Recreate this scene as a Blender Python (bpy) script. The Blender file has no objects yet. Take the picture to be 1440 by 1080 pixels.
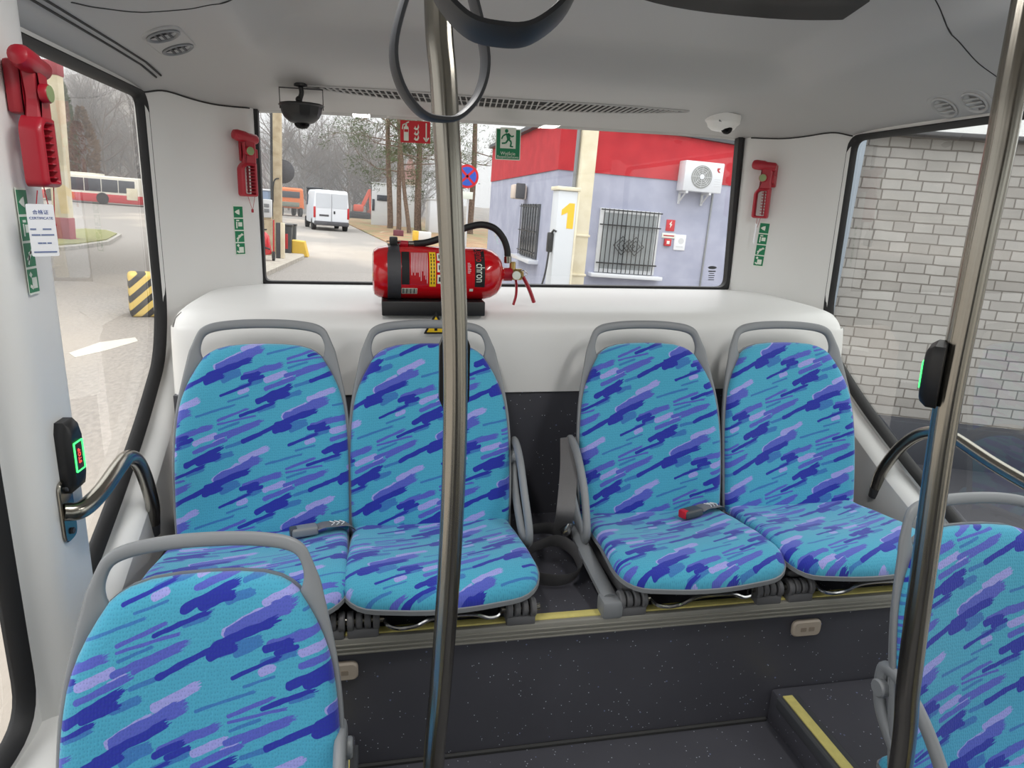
import bpy, bmesh, math, random
from mathutils import Vector, Matrix, noise as mnoise

# ------------------------------------------------------------------ scene, camera, sky, exposure
S = bpy.context.scene
COL = S.collection
PI = math.pi
random.seed(7)

# axes: X across the bus, Y towards its rear, Z up; the camera is the origin
FPX = 960.0
RX = Vector((0.9815873, -0.01427905, 0.19047961))
RY = Vector((-0.18787724, -0.25215103, 0.94927446))
RZ = Vector((0.03447489, -0.96758254, -0.25019096))
cam_d = bpy.data.cameras.new('camera')
cam = bpy.data.objects.new('camera', cam_d)
COL.objects.link(cam)
cam_d.sensor_width = 36.0
cam_d.lens = FPX / 1440 * 36.0
cam_d.clip_start = 0.02
cam_d.clip_end = 800
cam.matrix_world = Matrix((
    (RX[0], -RX[1], -RX[2], 0), (RY[0], -RY[1], -RY[2], 0), (RZ[0], -RZ[1], -RZ[2], 0), (0, 0, 0, 1)))
S.camera = cam

S.view_settings.view_transform = 'Standard'
S.view_settings.look = 'None'
S.view_settings.gamma = 1
S.view_settings.use_curve_mapping = False
S.view_settings.exposure = 0.65
S.cycles.max_bounces = 10
S.cycles.diffuse_bounces = 6
S.cycles.transparent_max_bounces = 24
S.cycles.sample_clamp_indirect = 6
S.cycles.caustics_reflective = False
S.cycles.caustics_refractive = False

world = bpy.data.worlds.new('overcast_sky')
S.world = world
world.use_nodes = True
wn, wl = world.node_tree.nodes, world.node_tree.links
wn.clear()
w_out = wn.new('ShaderNodeOutputWorld')
w_bg = wn.new('ShaderNodeBackground')
w_tc = wn.new('ShaderNodeTexCoord')
w_sep = wn.new('ShaderNodeSeparateXYZ')
w_ramp = wn.new('ShaderNodeValToRGB')
w_ns = wn.new('ShaderNodeTexNoise')
w_ns.inputs['Scale'].default_value = 2.5
w_add = wn.new('ShaderNodeMath'); w_add.operation = 'MULTIPLY_ADD'
w_add.inputs[1].default_value = 0.15
wl.new(w_tc.outputs['Generated'], w_sep.inputs[0])
wl.new(w_tc.outputs['Generated'], w_ns.inputs['Vector'])
wl.new(w_ns.outputs['Fac'], w_add.inputs[0])
wl.new(w_sep.outputs['Z'], w_add.inputs[2])
wl.new(w_add.outputs[0], w_ramp.inputs['Fac'])
e = w_ramp.color_ramp.elements
e[0].position = 0.0; e[0].color = (0.36, 0.37, 0.38, 1)
e[1].position = 0.9; e[1].color = (1.0, 1.0, 1.0, 1)
wl.new(w_ramp.outputs['Color'], w_bg.inputs['Color'])
w_bg.inputs['Strength'].default_value = 2.6
wl.new(w_bg.outputs[0], w_out.inputs['Surface'])


def lamp_area(name, loc, rot, sx, sy, power, col=(1, 1, 1)):
    d = bpy.data.lights.new(name, 'AREA')
    d.shape = 'RECTANGLE'; d.size = sx; d.size_y = sy
    d.energy = power; d.color = col
    o = bpy.data.objects.new(name, d)
    COL.objects.link(o); o.location = loc; o.rotation_euler = rot
    return o


# two unseen area lights without fixtures, added to brighten the cabin
lamp_area('cabin_fill_light', (-0.08, 0.88, 0.475), (0, 0, 0), 0.10, 0.66, 4.2, (1, 0.98, 0.95))
lamp_area('cabin_fill_light', (1.02, 0.88, 0.475), (0, 0, 0), 0.10, 0.66, 4.2, (1, 0.98, 0.95))

# the world outside leans a little against the bus (it stands on a cambered yard)
TILT = math.radians(2.5)
TM = Matrix.Rotation(TILT, 4, 'Y')
TMI = TM.inverted()


def ray(px, py):
    d = Vector((px - 720, py - 540, FPX))
    return Vector((RX.dot(d), RY.dot(d), RZ.dot(d)))


def atY(px, py, y):
    r = ray(px, py); return r * (y / r.y)


def atX(px, py, x):
    r = ray(px, py); return r * (x / r.x)


def gY(px, py, y):          # outdoors, in the upright frame
    r = TMI @ ray(px, py); return r * (y / r.y)


GZ = -1.8


def gnd(px, py, z=GZ):
    r = TMI @ ray(px, py); return r * (z / r.z)


# ------------------------------------------------------------------ materials
def srgb(r, g, b):
    f = lambda c: (c / 255 / 12.92) if c / 255 <= 0.04045 else ((c / 255 + 0.055) / 1.055) ** 2.4
    return (f(r), f(g), f(b), 1)


MATS = {}


def nodes(m):
    return m.node_tree.nodes, m.node_tree.links


def mat(name, col, rough=0.5, metal=0.0, bump=0.0, bscale=200, var=0.0, vscale=5, coat=0.0, spec=0.5, emis=None, es=1.0):
    if name in MATS:
        return MATS[name]
    m = bpy.data.materials.new(name)
    m.use_nodes = True
    n, l = nodes(m)
    p = n['Principled BSDF']
    if len(col) == 3:
        col = (*col, 1)
    p.inputs['Base Color'].default_value = col
    p.inputs['Roughness'].default_value = rough
    p.inputs['Metallic'].default_value = metal
    p.inputs['Coat Weight'].default_value = coat
    p.inputs['Specular IOR Level'].default_value = spec
    if emis:
        p.inputs['Emission Color'].default_value = emis
        p.inputs['Emission Strength'].default_value = es
    tc = n.new('ShaderNodeTexCoord')
    if var:
        ns = n.new('ShaderNodeTexNoise')
        ns.inputs['Scale'].default_value = vscale
        ns.inputs['Detail'].default_value = 5
        mx = n.new('ShaderNodeMix'); mx.data_type = 'RGBA'
        mx.inputs[6].default_value = tuple(max(0, c * (1 - var)) for c in col[:3]) + (1,)
        mx.inputs[7].default_value = tuple(min(1, c * (1 + var)) for c in col[:3]) + (1,)
        l.new(tc.outputs['Object'], ns.inputs['Vector'])
        l.new(ns.outputs['Fac'], mx.inputs[0])
        l.new(mx.outputs[2], p.inputs['Base Color'])
    if bump:
        nb = n.new('ShaderNodeTexNoise')
        nb.inputs['Scale'].default_value = bscale
        bp = n.new('ShaderNodeBump')
        bp.inputs['Strength'].default_value = bump
        bp.inputs['Distance'].default_value = 0.002
        l.new(tc.outputs['Object'], nb.inputs['Vector'])
        l.new(nb.outputs['Fac'], bp.inputs['Height'])
        l.new(bp.outputs[0], p.inputs['Normal'])
    MATS[name] = m
    return m


def math_node(n, l, op, a, b=None, c=None):
    x = n.new('ShaderNodeMath'); x.operation = op
    for i, v in enumerate((a, b, c)):
        if v is None:
            continue
        if isinstance(v, (int, float)):
            x.inputs[i].default_value = v
        else:
            l.new(v, x.inputs[i])
    return x.outputs[0]


def make_fabric():
    m = bpy.data.materials.new('brush_stroke_fabric')
    m.use_nodes = True
    n, l = nodes(m)
    p = n['Principled BSDF']
    p.inputs['Roughness'].default_value = 0.85
    p.inputs['Sheen Weight'].default_value = 0.25
    uv = n.new('ShaderNodeUVMap')
    rot = n.new('ShaderNodeVectorRotate'); rot.rotation_type = 'Z_AXIS'
    rot.inputs['Angle'].default_value = -math.radians(23)
    l.new(uv.outputs[0], rot.inputs['Vector'])
    # brush streaks: fine across the stroke, long along it
    st = n.new('ShaderNodeMapping'); st.inputs['Scale'].default_value = (30, 520, 1)
    l.new(rot.outputs[0], st.inputs[0])
    sn = n.new('ShaderNodeTexNoise'); sn.inputs['Scale'].default_value = 1; sn.inputs['Detail'].default_value = 2
    l.new(st.outputs[0], sn.inputs['Vector'])
    s2 = n.new('ShaderNodeMapping'); s2.inputs['Scale'].default_value = (34, 90, 1)
    l.new(rot.outputs[0], s2.inputs[0])
    sn2 = n.new('ShaderNodeTexNoise'); sn2.inputs['Scale'].default_value = 1; sn2.inputs['Detail'].default_value = 1
    l.new(s2.outputs[0], sn2.inputs['Vector'])
    streak = math_node(n, l, 'SUBTRACT', sn.outputs['Fac'], 0.5)
    wob = math_node(n, l, 'SUBTRACT', sn2.outputs['Fac'], 0.5)
    sxyz = n.new('ShaderNodeSeparateXYZ'); l.new(uv.outputs[0], sxyz.inputs[0])
    # the printed repeat: two lattice steps, in metres
    K = 0.000439
    v1 = (375 * K, 335 * K); v3 = (-360 * K, 285 * K)
    det = v1[0] * v3[1] - v3[0] * v1[1]
    U, V = sxyz.outputs[0], sxyz.outputs[1]
    la = math_node(n, l, 'MULTIPLY_ADD', U, v3[1] / det, math_node(n, l, 'MULTIPLY', V, -v3[0] / det))
    lb = math_node(n, l, 'MULTIPLY_ADD', U, -v1[1] / det, math_node(n, l, 'MULTIPLY', V, v1[0] / det))
    BASE = srgb(66, 160, 190); MID = srgb(50, 114, 178); PUR = srgb(78, 90, 186)
    LIL = srgb(152, 154, 218); DRK = srgb(22, 38, 156)
    strokes = [
        (MID, 470, 975, 580, 925, 30), (MID, 440, 785, 550, 750, 32), (MID, 300, 862, 400, 830, 16), (MID, 350, 540, 570, 480, 14), (MID, 140, 802, 262, 765, 12),
        (MID, 90, 955, 210, 915, 14), (MID, 560, 1010, 700, 965, 26), (MID, 110, 655, 215, 625, 22),
        (MID, 620, 930, 720, 890, 20), (MID, 60, 690, 160, 655, 16), (MID, 240, 1010, 330, 985, 18), (MID, 500, 720, 600, 690, 20),
        (LIL, 430, 900, 590, 815, 40), (LIL, 570, 800, 740, 725, 36), (LIL, 335, 690, 470, 642, 34), (LIL, 195, 757, 260, 732, 28), (LIL, 60, 1030, 130, 1000, 26),
        (PUR, 440, 905, 700, 783, 54), (PUR, 225, 662, 450, 592, 34), (PUR, 460, 590, 680, 545, 13), (PUR, 335, 737, 520, 668, 26), (PUR, 510, 664, 690, 592, 18),
        (PUR, 85, 905, 260, 838, 17), (PUR, 70, 1000, 335, 907, 24),
        (DRK, 210, 1030, 430, 930, 26), (DRK, 390, 945, 640, 848, 36), (DRK, 378, 978, 490, 938, 36), (DRK, 210, 676, 325, 642, 30), (DRK, 250, 690, 345, 660, 22), (DRK, 100, 770, 285, 695, 17),
        (DRK, 290, 810, 500, 710, 34), (DRK, 350, 802, 485, 756, 34), (DRK, 200, 885, 410, 808, 20),
    ]
    c = None
    for colr, xa, ya, xb, yb, wd in strokes:
        ax_, ay_, bx2, by2 = xa * K, -ya * K, xb * K, -yb * K
        mx_, my_ = (ax_ + bx2) / 2, (ay_ + by2) / 2
        Ls = math.hypot(bx2 - ax_, by2 - ay_); co, si = (bx2 - ax_) / Ls, (by2 - ay_) / Ls
        h, r = max(0.002, Ls / 2 - wd * K / 2), wd * K / 2
        a0 = (mx_ * v3[1] - my_ * v3[0]) / det; b0 = (my_ * v1[0] - mx_ * v1[1]) / det
        da = math_node(n, l, 'WRAP', math_node(n, l, 'SUBTRACT', la, a0), 0.5, -0.5)
        db = math_node(n, l, 'WRAP', math_node(n, l, 'SUBTRACT', lb, b0), 0.5, -0.5)
        al = math_node(n, l, 'MULTIPLY_ADD', da, v1[0] * co + v1[1] * si, math_node(n, l, 'MULTIPLY', db, v3[0] * co + v3[1] * si))
        ac = math_node(n, l, 'MULTIPLY_ADD', da, -v1[0] * si + v1[1] * co, math_node(n, l, 'MULTIPLY', db, -v3[0] * si + v3[1] * co))
        ac = math_node(n, l, 'MULTIPLY_ADD', wob, r * 1.1, ac)
        # dry brush towards the right end: the stroke breaks into streaks there
        al2 = math_node(n, l, 'MULTIPLY_ADD', streak, min(0.05, h * 0.9) if wd > 15 else h * 0.4, al)
        over = math_node(n, l, 'MAXIMUM', math_node(n, l, 'SUBTRACT', math_node(n, l, 'ABSOLUTE', al), h), 0.0)
        over2 = math_node(n, l, 'MAXIMUM', math_node(n, l, 'SUBTRACT', al2, h * 0.9), 0.0)
        o2 = math_node(n, l, 'MAXIMUM', over, over2)
        dist = math_node(n, l, 'SQRT', math_node(n, l, 'MULTIPLY_ADD', o2, o2, math_node(n, l, 'MULTIPLY', ac, ac)))
        f = math_node(n, l, 'MULTIPLY', math_node(n, l, 'SUBTRACT', r, dist), 1800)
        cl = n.new('ShaderNodeClamp'); l.new(f, cl.inputs[0])
        mx = n.new('ShaderNodeMix'); mx.data_type = 'RGBA'
        l.new(cl.outputs[0], mx.inputs[0])
        if c is None: mx.inputs[6].default_value = BASE
        else: l.new(c, mx.inputs[6])
        mx.inputs[7].default_value = colr
        c = mx.outputs[2]
    # woven ribs and dots
    mp = n.new('ShaderNodeMapping'); mp.inputs['Scale'].default_value = (210, 150, 1)
    l.new(uv.outputs[0], mp.inputs[0])
    v = n.new('ShaderNodeTexVoronoi'); v.voronoi_dimensions = '2D'
    v.inputs['Scale'].default_value = 1; v.inputs['Randomness'].default_value = 0.45
    l.new(mp.outputs[0], v.inputs['Vector'])
    dots = math_node(n, l, 'MULTIPLY', math_node(n, l, 'LESS_THAN', v.outputs['Distance'], 0.2), 0.22)
    mx = n.new('ShaderNodeMix'); mx.data_type = 'RGBA'
    l.new(dots, mx.inputs[0]); l.new(c, mx.inputs[6]); mx.inputs[7].default_value = srgb(18, 70, 120)
    l.new(mx.outputs[2], p.inputs['Base Color'])
    bp = n.new('ShaderNodeBump'); bp.inputs['Strength'].default_value = 0.35; bp.inputs['Distance'].default_value = 0.0015
    l.new(v.outputs['Distance'], bp.inputs['Height']); l.new(bp.outputs[0], p.inputs['Normal'])
    return m


def make_speckle(name, base, rough=0.45, amount=0.035):
    m = mat(name, base, rough, var=0.12, vscale=9)
    n, l = nodes(m)
    p = n['Principled BSDF']
    src = p.inputs['Base Color'].links[0].from_socket
    tc = n.new('ShaderNodeTexCoord')
    cur = src
    for sc, am, co in ((260, amount * 0.5, srgb(205, 210, 220)), (150, amount * 0.25, srgb(120, 130, 165))):
        v = n.new('ShaderNodeTexVoronoi'); v.inputs['Scale'].default_value = sc
        l.new(tc.outputs['Object'], v.inputs['Vector'])
        sep = n.new('ShaderNodeSeparateColor'); l.new(v.outputs['Color'], sep.inputs[0])
        f = math_node(n, l, 'MULTIPLY', math_node(n, l, 'LESS_THAN', sep.outputs[0], am),
                      math_node(n, l, 'LESS_THAN', v.outputs['Distance'], 0.33))
        mx = n.new('ShaderNodeMix'); mx.data_type = 'RGBA'
        l.new(f, mx.inputs[0]); l.new(cur, mx.inputs[6]); mx.inputs[7].default_value = co
        cur = mx.outputs[2]
    l.new(cur, p.inputs['Base Color'])
    return m


def make_glass(name, tint, haze, haze_col=(0.7, 0.7, 0.7, 1), ior=1.45):
    m = bpy.data.materials.new(name); m.use_nodes = True
    n, l = nodes(m); n.clear()
    out = n.new('ShaderNodeOutputMaterial')
    tr = n.new('ShaderNodeBsdfTransparent'); tr.inputs[0].default_value = (*tint, 1)
    df = n.new('ShaderNodeBsdfDiffuse'); df.inputs[0].default_value = haze_col
    gl = n.new('ShaderNodeBsdfGlossy'); gl.inputs['Roughness'].default_value = 0.0
    geo = n.new('ShaderNodeNewGeometry')
    dt = n.new('ShaderNodeVectorMath'); dt.operation = 'DOT_PRODUCT'
    l.new(geo.outputs['Incoming'], dt.inputs[0]); l.new(geo.outputs['Normal'], dt.inputs[1])
    c1_ = math_node(n, l, 'SUBTRACT', 1.0, math_node(n, l, 'ABSOLUTE', dt.outputs['Value']))
    f0 = 1.9 * ((ior - 1) / (ior + 1)) ** 2
    fres = math_node(n, l, 'MULTIPLY_ADD', math_node(n, l, 'POWER', c1_, 5.0), 1 - f0, f0)
    tc = n.new('ShaderNodeTexCoord')
    ns = n.new('ShaderNodeTexNoise'); ns.inputs['Scale'].default_value = 2.2; ns.inputs['Detail'].default_value = 6
    l.new(tc.outputs['Object'], ns.inputs['Vector'])
    hz = math_node(n, l, 'MULTIPLY', ns.outputs['Fac'], haze * 2)
    m1 = n.new('ShaderNodeMixShader'); l.new(hz, m1.inputs[0])
    l.new(tr.outputs[0], m1.inputs[1]); l.new(df.outputs[0], m1.inputs[2])
    m2 = n.new('ShaderNodeMixShader'); l.new(fres, m2.inputs[0])
    l.new(m1.outputs[0], m2.inputs[1]); l.new(gl.outputs[0], m2.inputs[2])
    l.new(m2.outputs[0], out.inputs[0])
    return m


FABRIC = make_fabric()
SPECK = make_speckle('speckled_vinyl', srgb(76, 76, 83), 0.42)
WHITE = mat('white_moulded_panel', srgb(226, 226, 224), 0.42, bump=0.08, bscale=900)
CEIL = mat('ceiling_panel', srgb(176, 176, 175), 0.5)
GREYP = mat('grey_plastic', srgb(128, 131, 134), 0.42, bump=0.1, bscale=1500)
GREYD = mat('dark_grey_plastic', srgb(70, 72, 76), 0.5)
BLACK = mat('black_plastic', srgb(22, 22, 24), 0.45)
RUBBER = mat('black_rubber', srgb(20, 20, 22), 0.6)
GLOSSB = mat('gloss_black', srgb(8, 8, 10), 0.25, spec=0.12)
STEEL = mat('brushed_steel', srgb(150, 146, 137), 0.22, 1.0)
CHROME = mat('chrome', srgb(200, 200, 200), 0.15, 1.0)
ALU = mat('ribbed_aluminium', srgb(146, 144, 136), 0.45, 0.3)
HINGE = mat('hinge_grey', srgb(98, 98, 100), 0.5)
BELT = mat('seat_belt_webbing', srgb(96, 95, 96), 0.35, bump=0.5, bscale=900)
YELL = mat('yellow_grip_strip', srgb(214, 202, 122), 0.7, bump=0.6, bscale=700, var=0.15, vscale=60)
RED = mat('red_plastic', srgb(168, 26, 44), 0.38, coat=0.1)
REDG = mat('red_gloss_enamel', srgb(196, 14, 24), 0.16, coat=0.5)
BUTTON = mat('glow_button', srgb(142, 160, 112), 0.5)
GREEN = mat('green_sign', srgb(0, 122, 78), 0.45)
SIGNW = mat('sign_white', srgb(225, 232, 220), 0.5)
SIGNR = mat('sign_red', srgb(196, 20, 36), 0.45)
SIGNB = mat('sign_blue', srgb(40, 84, 186), 0.45)
PAPER = mat('paper_card', srgb(232, 234, 238), 0.7)
INK = mat('ink_blue', srgb(60, 84, 150), 0.7)
INKB = mat('ink_black', srgb(16, 16, 18), 0.7)
YELS = mat('sign_yellow', srgb(240, 200, 30), 0.5)
WEB = mat('black_webbing', srgb(62, 62, 66), 0.3, bump=0.5, bscale=900)
WEBG = mat('grey_webbing', srgb(112, 112, 116), 0.6, bump=0.5, bscale=900)
BEIGE = mat('beige_plastic', srgb(172, 160, 146), 0.5)
LEDG = mat('green_led', (0.05, 0.9, 0.15, 1), 0.4, emis=(0.05, 1, 0.15, 1), es=1.6)
LEDR = mat('red_led', (0.8, 0.05, 0.05, 1), 0.4, emis=(1, 0.08, 0.05, 1), es=0.8)
SEAM = mat('seam_shadow_gap', srgb(48, 48, 48), 0.7)
VENTD = mat('vent_dark', srgb(40, 40, 40), 0.8)
G_REAR = make_glass('rear_glass', (0.77, 0.78, 0.78), 0.015)
G_LEFT = make_glass('left_glass', (0.78, 0.78, 0.77), 0.06)
G_RIGHT = make_glass('right_glass', (0.66, 0.68, 0.66), 0.02, ior=1.6)


# ------------------------------------------------------------------ mesh helpers
def new_bm():
    return bmesh.new()


def finish(name, bm, material, parent=None, smooth=True, angle=40, mw=None):
    me = bpy.data.meshes.new(name)
    bmesh.ops.recalc_face_normals(bm, faces=bm.faces)
    bm.to_mesh(me); bm.free()
    ms = material if isinstance(material, (list, tuple)) else [material]
    for mm in ms:
        me.materials.append(mm)
    if smooth:
        me.shade_smooth()
        me.set_sharp_from_angle(angle=math.radians(angle))
    o = bpy.data.objects.new(name, me)
    COL.objects.link(o)
    if parent is not None:
        o.parent = parent
    if mw is not None:
        o.matrix_world = mw
    return o


def tag(o, label=None, cat=None, group=None, kind=None):
    if label: o['label'] = label
    if cat: o['category'] = cat
    if group: o['group'] = group
    if kind: o['kind'] = kind
    return o


def thing(name, label, cat, loc=(0, 0, 0), rot=(0, 0, 0), group=None, outdoor=False, mw=None):
    o = bpy.data.objects.new(name, None)
    o.empty_display_size = 0.05
    COL.objects.link(o)
    M = Matrix.Translation(Vector(loc)) @ (Matrix.Rotation(rot[2], 4, 'Z') @ Matrix.Rotation(rot[1], 4, 'Y') @ Matrix.Rotation(rot[0], 4, 'X'))
    if outdoor:
        M = TM @ M
    if mw is not None:
        M = mw
    o.matrix_world = M
    return tag(o, label, cat, group)


def struct(name, bm, material, smooth=True, outdoor=False, angle=40, kind='structure'):
    o = finish(name, bm, material, None, smooth, angle, TM.copy() if outdoor else None)
    o['kind'] = kind
    return o


def dup_tree(o, parent=None):
    c = o.copy()
    COL.objects.link(c)
    if parent is not None:
        c.parent = parent
        c.matrix_parent_inverse = o.matrix_parent_inverse.copy()
    for ch in list(o.children):
        dup_tree(ch, c)
    return c


def place(o, loc, rot=(0, 0, 0), outdoor=False):
    M = Matrix.Translation(Vector(loc)) @ (Matrix.Rotation(rot[2], 4, 'Z') @ Matrix.Rotation(rot[1], 4, 'Y') @ Matrix.Rotation(rot[0], 4, 'X'))
    o.matrix_world = (TM @ M) if outdoor else M


def box(bm, c, s, bev=0.0, seg=2, M=None, mi=0):
    r = bmesh.ops.create_cube(bm, size=1.0)
    vs = r['verts']
    for v in vs:
        v.co = Vector((v.co.x * s[0], v.co.y * s[1], v.co.z * s[2]))
    if bev > 0:
        es = list({ed for v in vs for ed in v.link_edges})
        rb = bmesh.ops.bevel(bm, geom=es, offset=min(bev, 0.49 * min(s)), segments=seg, affect='EDGES', profile=0.5)
        vs = list({v for f in rb['faces'] for v in f.verts} | {v for v in vs if v.is_valid})
    T = Matrix.Translation(Vector(c))
    if M is not None:
        T = T @ M
    for v in vs:
        v.co = T @ v.co
    if mi:
        for f in {f for v in vs for f in v.link_faces}:
            f.material_index = mi
    return vs


def catmull(pts, n=8, closed=False):
    P = [Vector(p) for p in pts]
    if len(P) < 3:
        return P
    out = []
    N = len(P)
    rng = range(N) if closed else range(N - 1)
    for i in rng:
        if closed:
            p0, p1, p2, p3 = P[(i - 1) % N], P[i], P[(i + 1) % N], P[(i + 2) % N]
        else:
            p1, p2 = P[i], P[i + 1]
            p0 = P[i - 1] if i > 0 else p1 + (p1 - p2)
            p3 = P[i + 2] if i + 2 < N else p2 + (p2 - p1)
        for k in range(n):
            t = k / n
            out.append(0.5 * ((2 * p1) + (p2 - p0) * t + (2 * p0 - 5 * p1 + 4 * p2 - p3) * t * t + (3 * p1 - p0 - 3 * p2 + p3) * t ** 3))
    if not closed:
        out.append(P[-1].copy())
    return out


def tube(bm, pts, rad, seg=12, closed=False, caps=True, flat=None, up=None, mi=0, flute=0):
    P = [Vector(p) for p in pts]
    N = len(P)
    R = rad if isinstance(rad, (list, tuple)) else [rad] * N
    rings = []
    tan = []
    for i in range(N):
        if closed:
            t = P[(i + 1) % N] - P[(i - 1) % N]
        else:
            t = P[min(i + 1, N - 1)] - P[max(i - 1, 0)]
        tan.append(t.normalized())
    u = Vector(up) if up else (Vector((0, 0, 1)) if abs(tan[0].z) < 0.9 else Vector((1, 0, 0)))
    for i in range(N):
        t = tan[i]
        if up:
            u = Vector(up)
        u = (u - t * u.dot(t))
        if u.length < 1e-6:
            u = t.orthogonal()
        u.normalize()
        w = t.cross(u)
        a, b = (R[i], R[i]) if flat is None else (flat[0], flat[1])
        fl = [1 - (0.014 * (0.5 + 0.5 * math.cos(2 * PI * flute * k / seg)) ** 3 if flute else 0) for k in range(seg)]
        rings.append([bm.verts.new(P[i] + u * (a * fl[k] * math.cos(2 * PI * k / seg)) + w * (b * fl[k] * math.sin(2 * PI * k / seg))) for k in range(seg)])
    fs = []
    rng = range(N) if closed else range(N - 1)
    for i in rng:
        A, B = rings[i], rings[(i + 1) % N]
        for k in range(seg):
            fs.append(bm.faces.new((A[k], A[(k + 1) % seg], B[(k + 1) % seg], B[k])))
    if caps and not closed:
        fs.append(bm.faces.new(rings[0][::-1])); fs.append(bm.faces.new(rings[-1]))
    for f in fs:
        f.material_index = mi
    return rings


def lathe(bm, prof, M=None, seg=24, mi=0):
    """profile of (radius, height) turned about local Z"""
    M = M or Matrix()
    rings = []
    for r, z in prof:
        if r < 1e-6:
            rings.append([bm.verts.new(M @ Vector((0, 0, z)))])
        else:
            rings.append([bm.verts.new(M @ Vector((r * math.cos(2 * PI * k / seg), r * math.sin(2 * PI * k / seg), z))) for k in range(seg)])
    for A, B in zip(rings[:-1], rings[1:]):
        for k in range(seg):
            a0, a1 = A[k % len(A)], A[(k + 1) % len(A)]
            b0, b1 = B[k % len(B)], B[(k + 1) % len(B)]
            vs = []
            for v in (a0, a1, b1, b0):
                if v not in vs:
                    vs.append(v)
            if len(vs) > 2:
                f = bm.faces.new(vs); f.material_index = mi
    if len(rings[0]) > 1:
        f = bm.faces.new(rings[0][::-1]); f.material_index = mi
    if len(rings[-1]) > 1:
        f = bm.faces.new(rings[-1]); f.material_index = mi


def axis_M(origin, direction):
    d = Vector(direction).normalized()
    return Matrix.Translation(Vector(origin)) @ d.to_track_quat('Z', 'Y').to_matrix().to_4x4()


def cyl(bm, a, b, r, seg=16, bev=0.0, mi=0):
    a, b = Vector(a), Vector(b)
    h = (b - a).length
    if bev:
        pr = [(r - bev, 0), (r, bev), (r, h - bev), (r - bev, h)]
    else:
        pr = [(r, 0), (r, h)]
    lathe(bm, pr, axis_M(a, b - a), seg, mi)


def prism(bm, pts, depth, M=None, bev=0.0, mi=0):
    """outline in local XY, extruded along local Z from 0 to depth"""
    M = M or Matrix()
    n = len(pts)
    if bev > 0:
        cx = sum(p[0] for p in pts) / n; cy = sum(p[1] for p in pts) / n

        def inset(p, i):
            a, b, c = Vector(pts[i - 1]).to_2d(), Vector(p).to_2d(), Vector(pts[(i + 1) % n]).to_2d()
            e1 = (b - a).normalized(); e2 = (c - b).normalized()
            nn = Vector((-(e1 + e2).y, (e1 + e2).x))
            if nn.length < 1e-6: nn = Vector((-e1.y, e1.x))
            nn.normalize()
            k = max(0.35, nn.dot(Vector((-e1.y, e1.x))))
            return b + nn * (bev / k) * sgn
        area = sum(pts[i][0] * pts[(i + 1) % n][1] - pts[(i + 1) % n][0] * pts[i][1] for i in range(n))
        sgn = 1 if area > 0 else -1
        ins = [inset(p, i) for i, p in enumerate(pts)]
        layers = [(ins, 0), (pts, bev), (pts, depth - bev), (ins, depth)]
    else:
        layers = [(pts, 0), (pts, depth)]
    rings = [[bm.verts.new(M @ Vector((p[0], p[1], z))) for p in pl] for pl, z in layers]
    fs = []
    for A, B in zip(rings[:-1], rings[1:]):
        for k in range(n):
            fs.append(bm.faces.new((A[k], A[(k + 1) % n], B[(k + 1) % n], B[k])))
    fs.append(bm.faces.new(rings[0][::-1])); fs.append(bm.faces.new(rings[-1]))
    for f in fs:
        f.material_index = mi


def loft(bm, loops, closed=True, cap=False, mi=0):
    rings = [[bm.verts.new(Vector(p)) for p in lp] for lp in loops]
    n = len(rings[0])
    for A, B in zip(rings[:-1], rings[1:]):
        for k in range(n if closed else n - 1):
            f = bm.faces.new((A[k], A[(k + 1) % n], B[(k + 1) % n], B[k])); f.material_index = mi
    if cap:
        bm.faces.new(rings[0][::-1]); bm.faces.new(rings[-1])
    return rings


def sphere(bm, c, r, seg=16, M=None):
    rr = r if isinstance(r, (tuple, list)) else (r, r, r)
    res = bmesh.ops.create_uvsphere(bm, u_segments=seg, v_segments=max(6, seg // 2), radius=1)
    for v in res['verts']:
        q = Vector((v.co.x * rr[0], v.co.y * rr[1], v.co.z * rr[2]))
        if M: q = M @ q
        v.co = q + Vector(c)


def round_poly(pts, r, n=5):
    """2D polygon with rounded corners; r per corner or one number"""
    out = []
    N = len(pts)
    for i in range(N):
        p = Vector(pts[i][:2]); a = Vector(pts[i - 1][:2]); b = Vector(pts[(i + 1) % N][:2])
        ri = r[i] if isinstance(r, (list, tuple)) else r
        ri = min(ri, 0.45 * (a - p).length, 0.45 * (b - p).length)
        s = p + (a - p).normalized() * ri; t = p + (b - p).normalized() * ri
        for k in range(n + 1):
            u = k / n
            out.append(tuple((1 - u) ** 2 * s + 2 * u * (1 - u) * p + u * u * t))
    return out


def rrect(w, h, r, n=5, cx=0, cy=0):
    return [(x + cx, y + cy) for x, y in round_poly([(-w / 2, -h / 2), (w / 2, -h / 2), (w / 2, h / 2), (-w / 2, h / 2)], r, n)]


def offset_loop(pts, d):
    n = len(pts)
    area = sum(pts[i][0] * pts[(i + 1) % n][1] - pts[(i + 1) % n][0] * pts[i][1] for i in range(n))
    sgn = 1 if area > 0 else -1
    out = []
    for i in range(n):
        a, b, c = Vector(pts[i - 1]), Vector(pts[i]), Vector(pts[(i + 1) % n])
        e1, e2 = (b - a), (c - b)
        e1 = e1.normalized() if e1.length > 1e-9 else e2.normalized()
        e2 = e2.normalized() if e2.length > 1e-9 else e1
        t = (e1 + e2).normalized()
        nn = Vector((t.y, -t.x)) * sgn
        k = max(0.5, abs(nn.dot(Vector((e1.y, -e1.x)))))
        out.append(tuple(b + nn * (d / k)))
    return out


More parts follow.
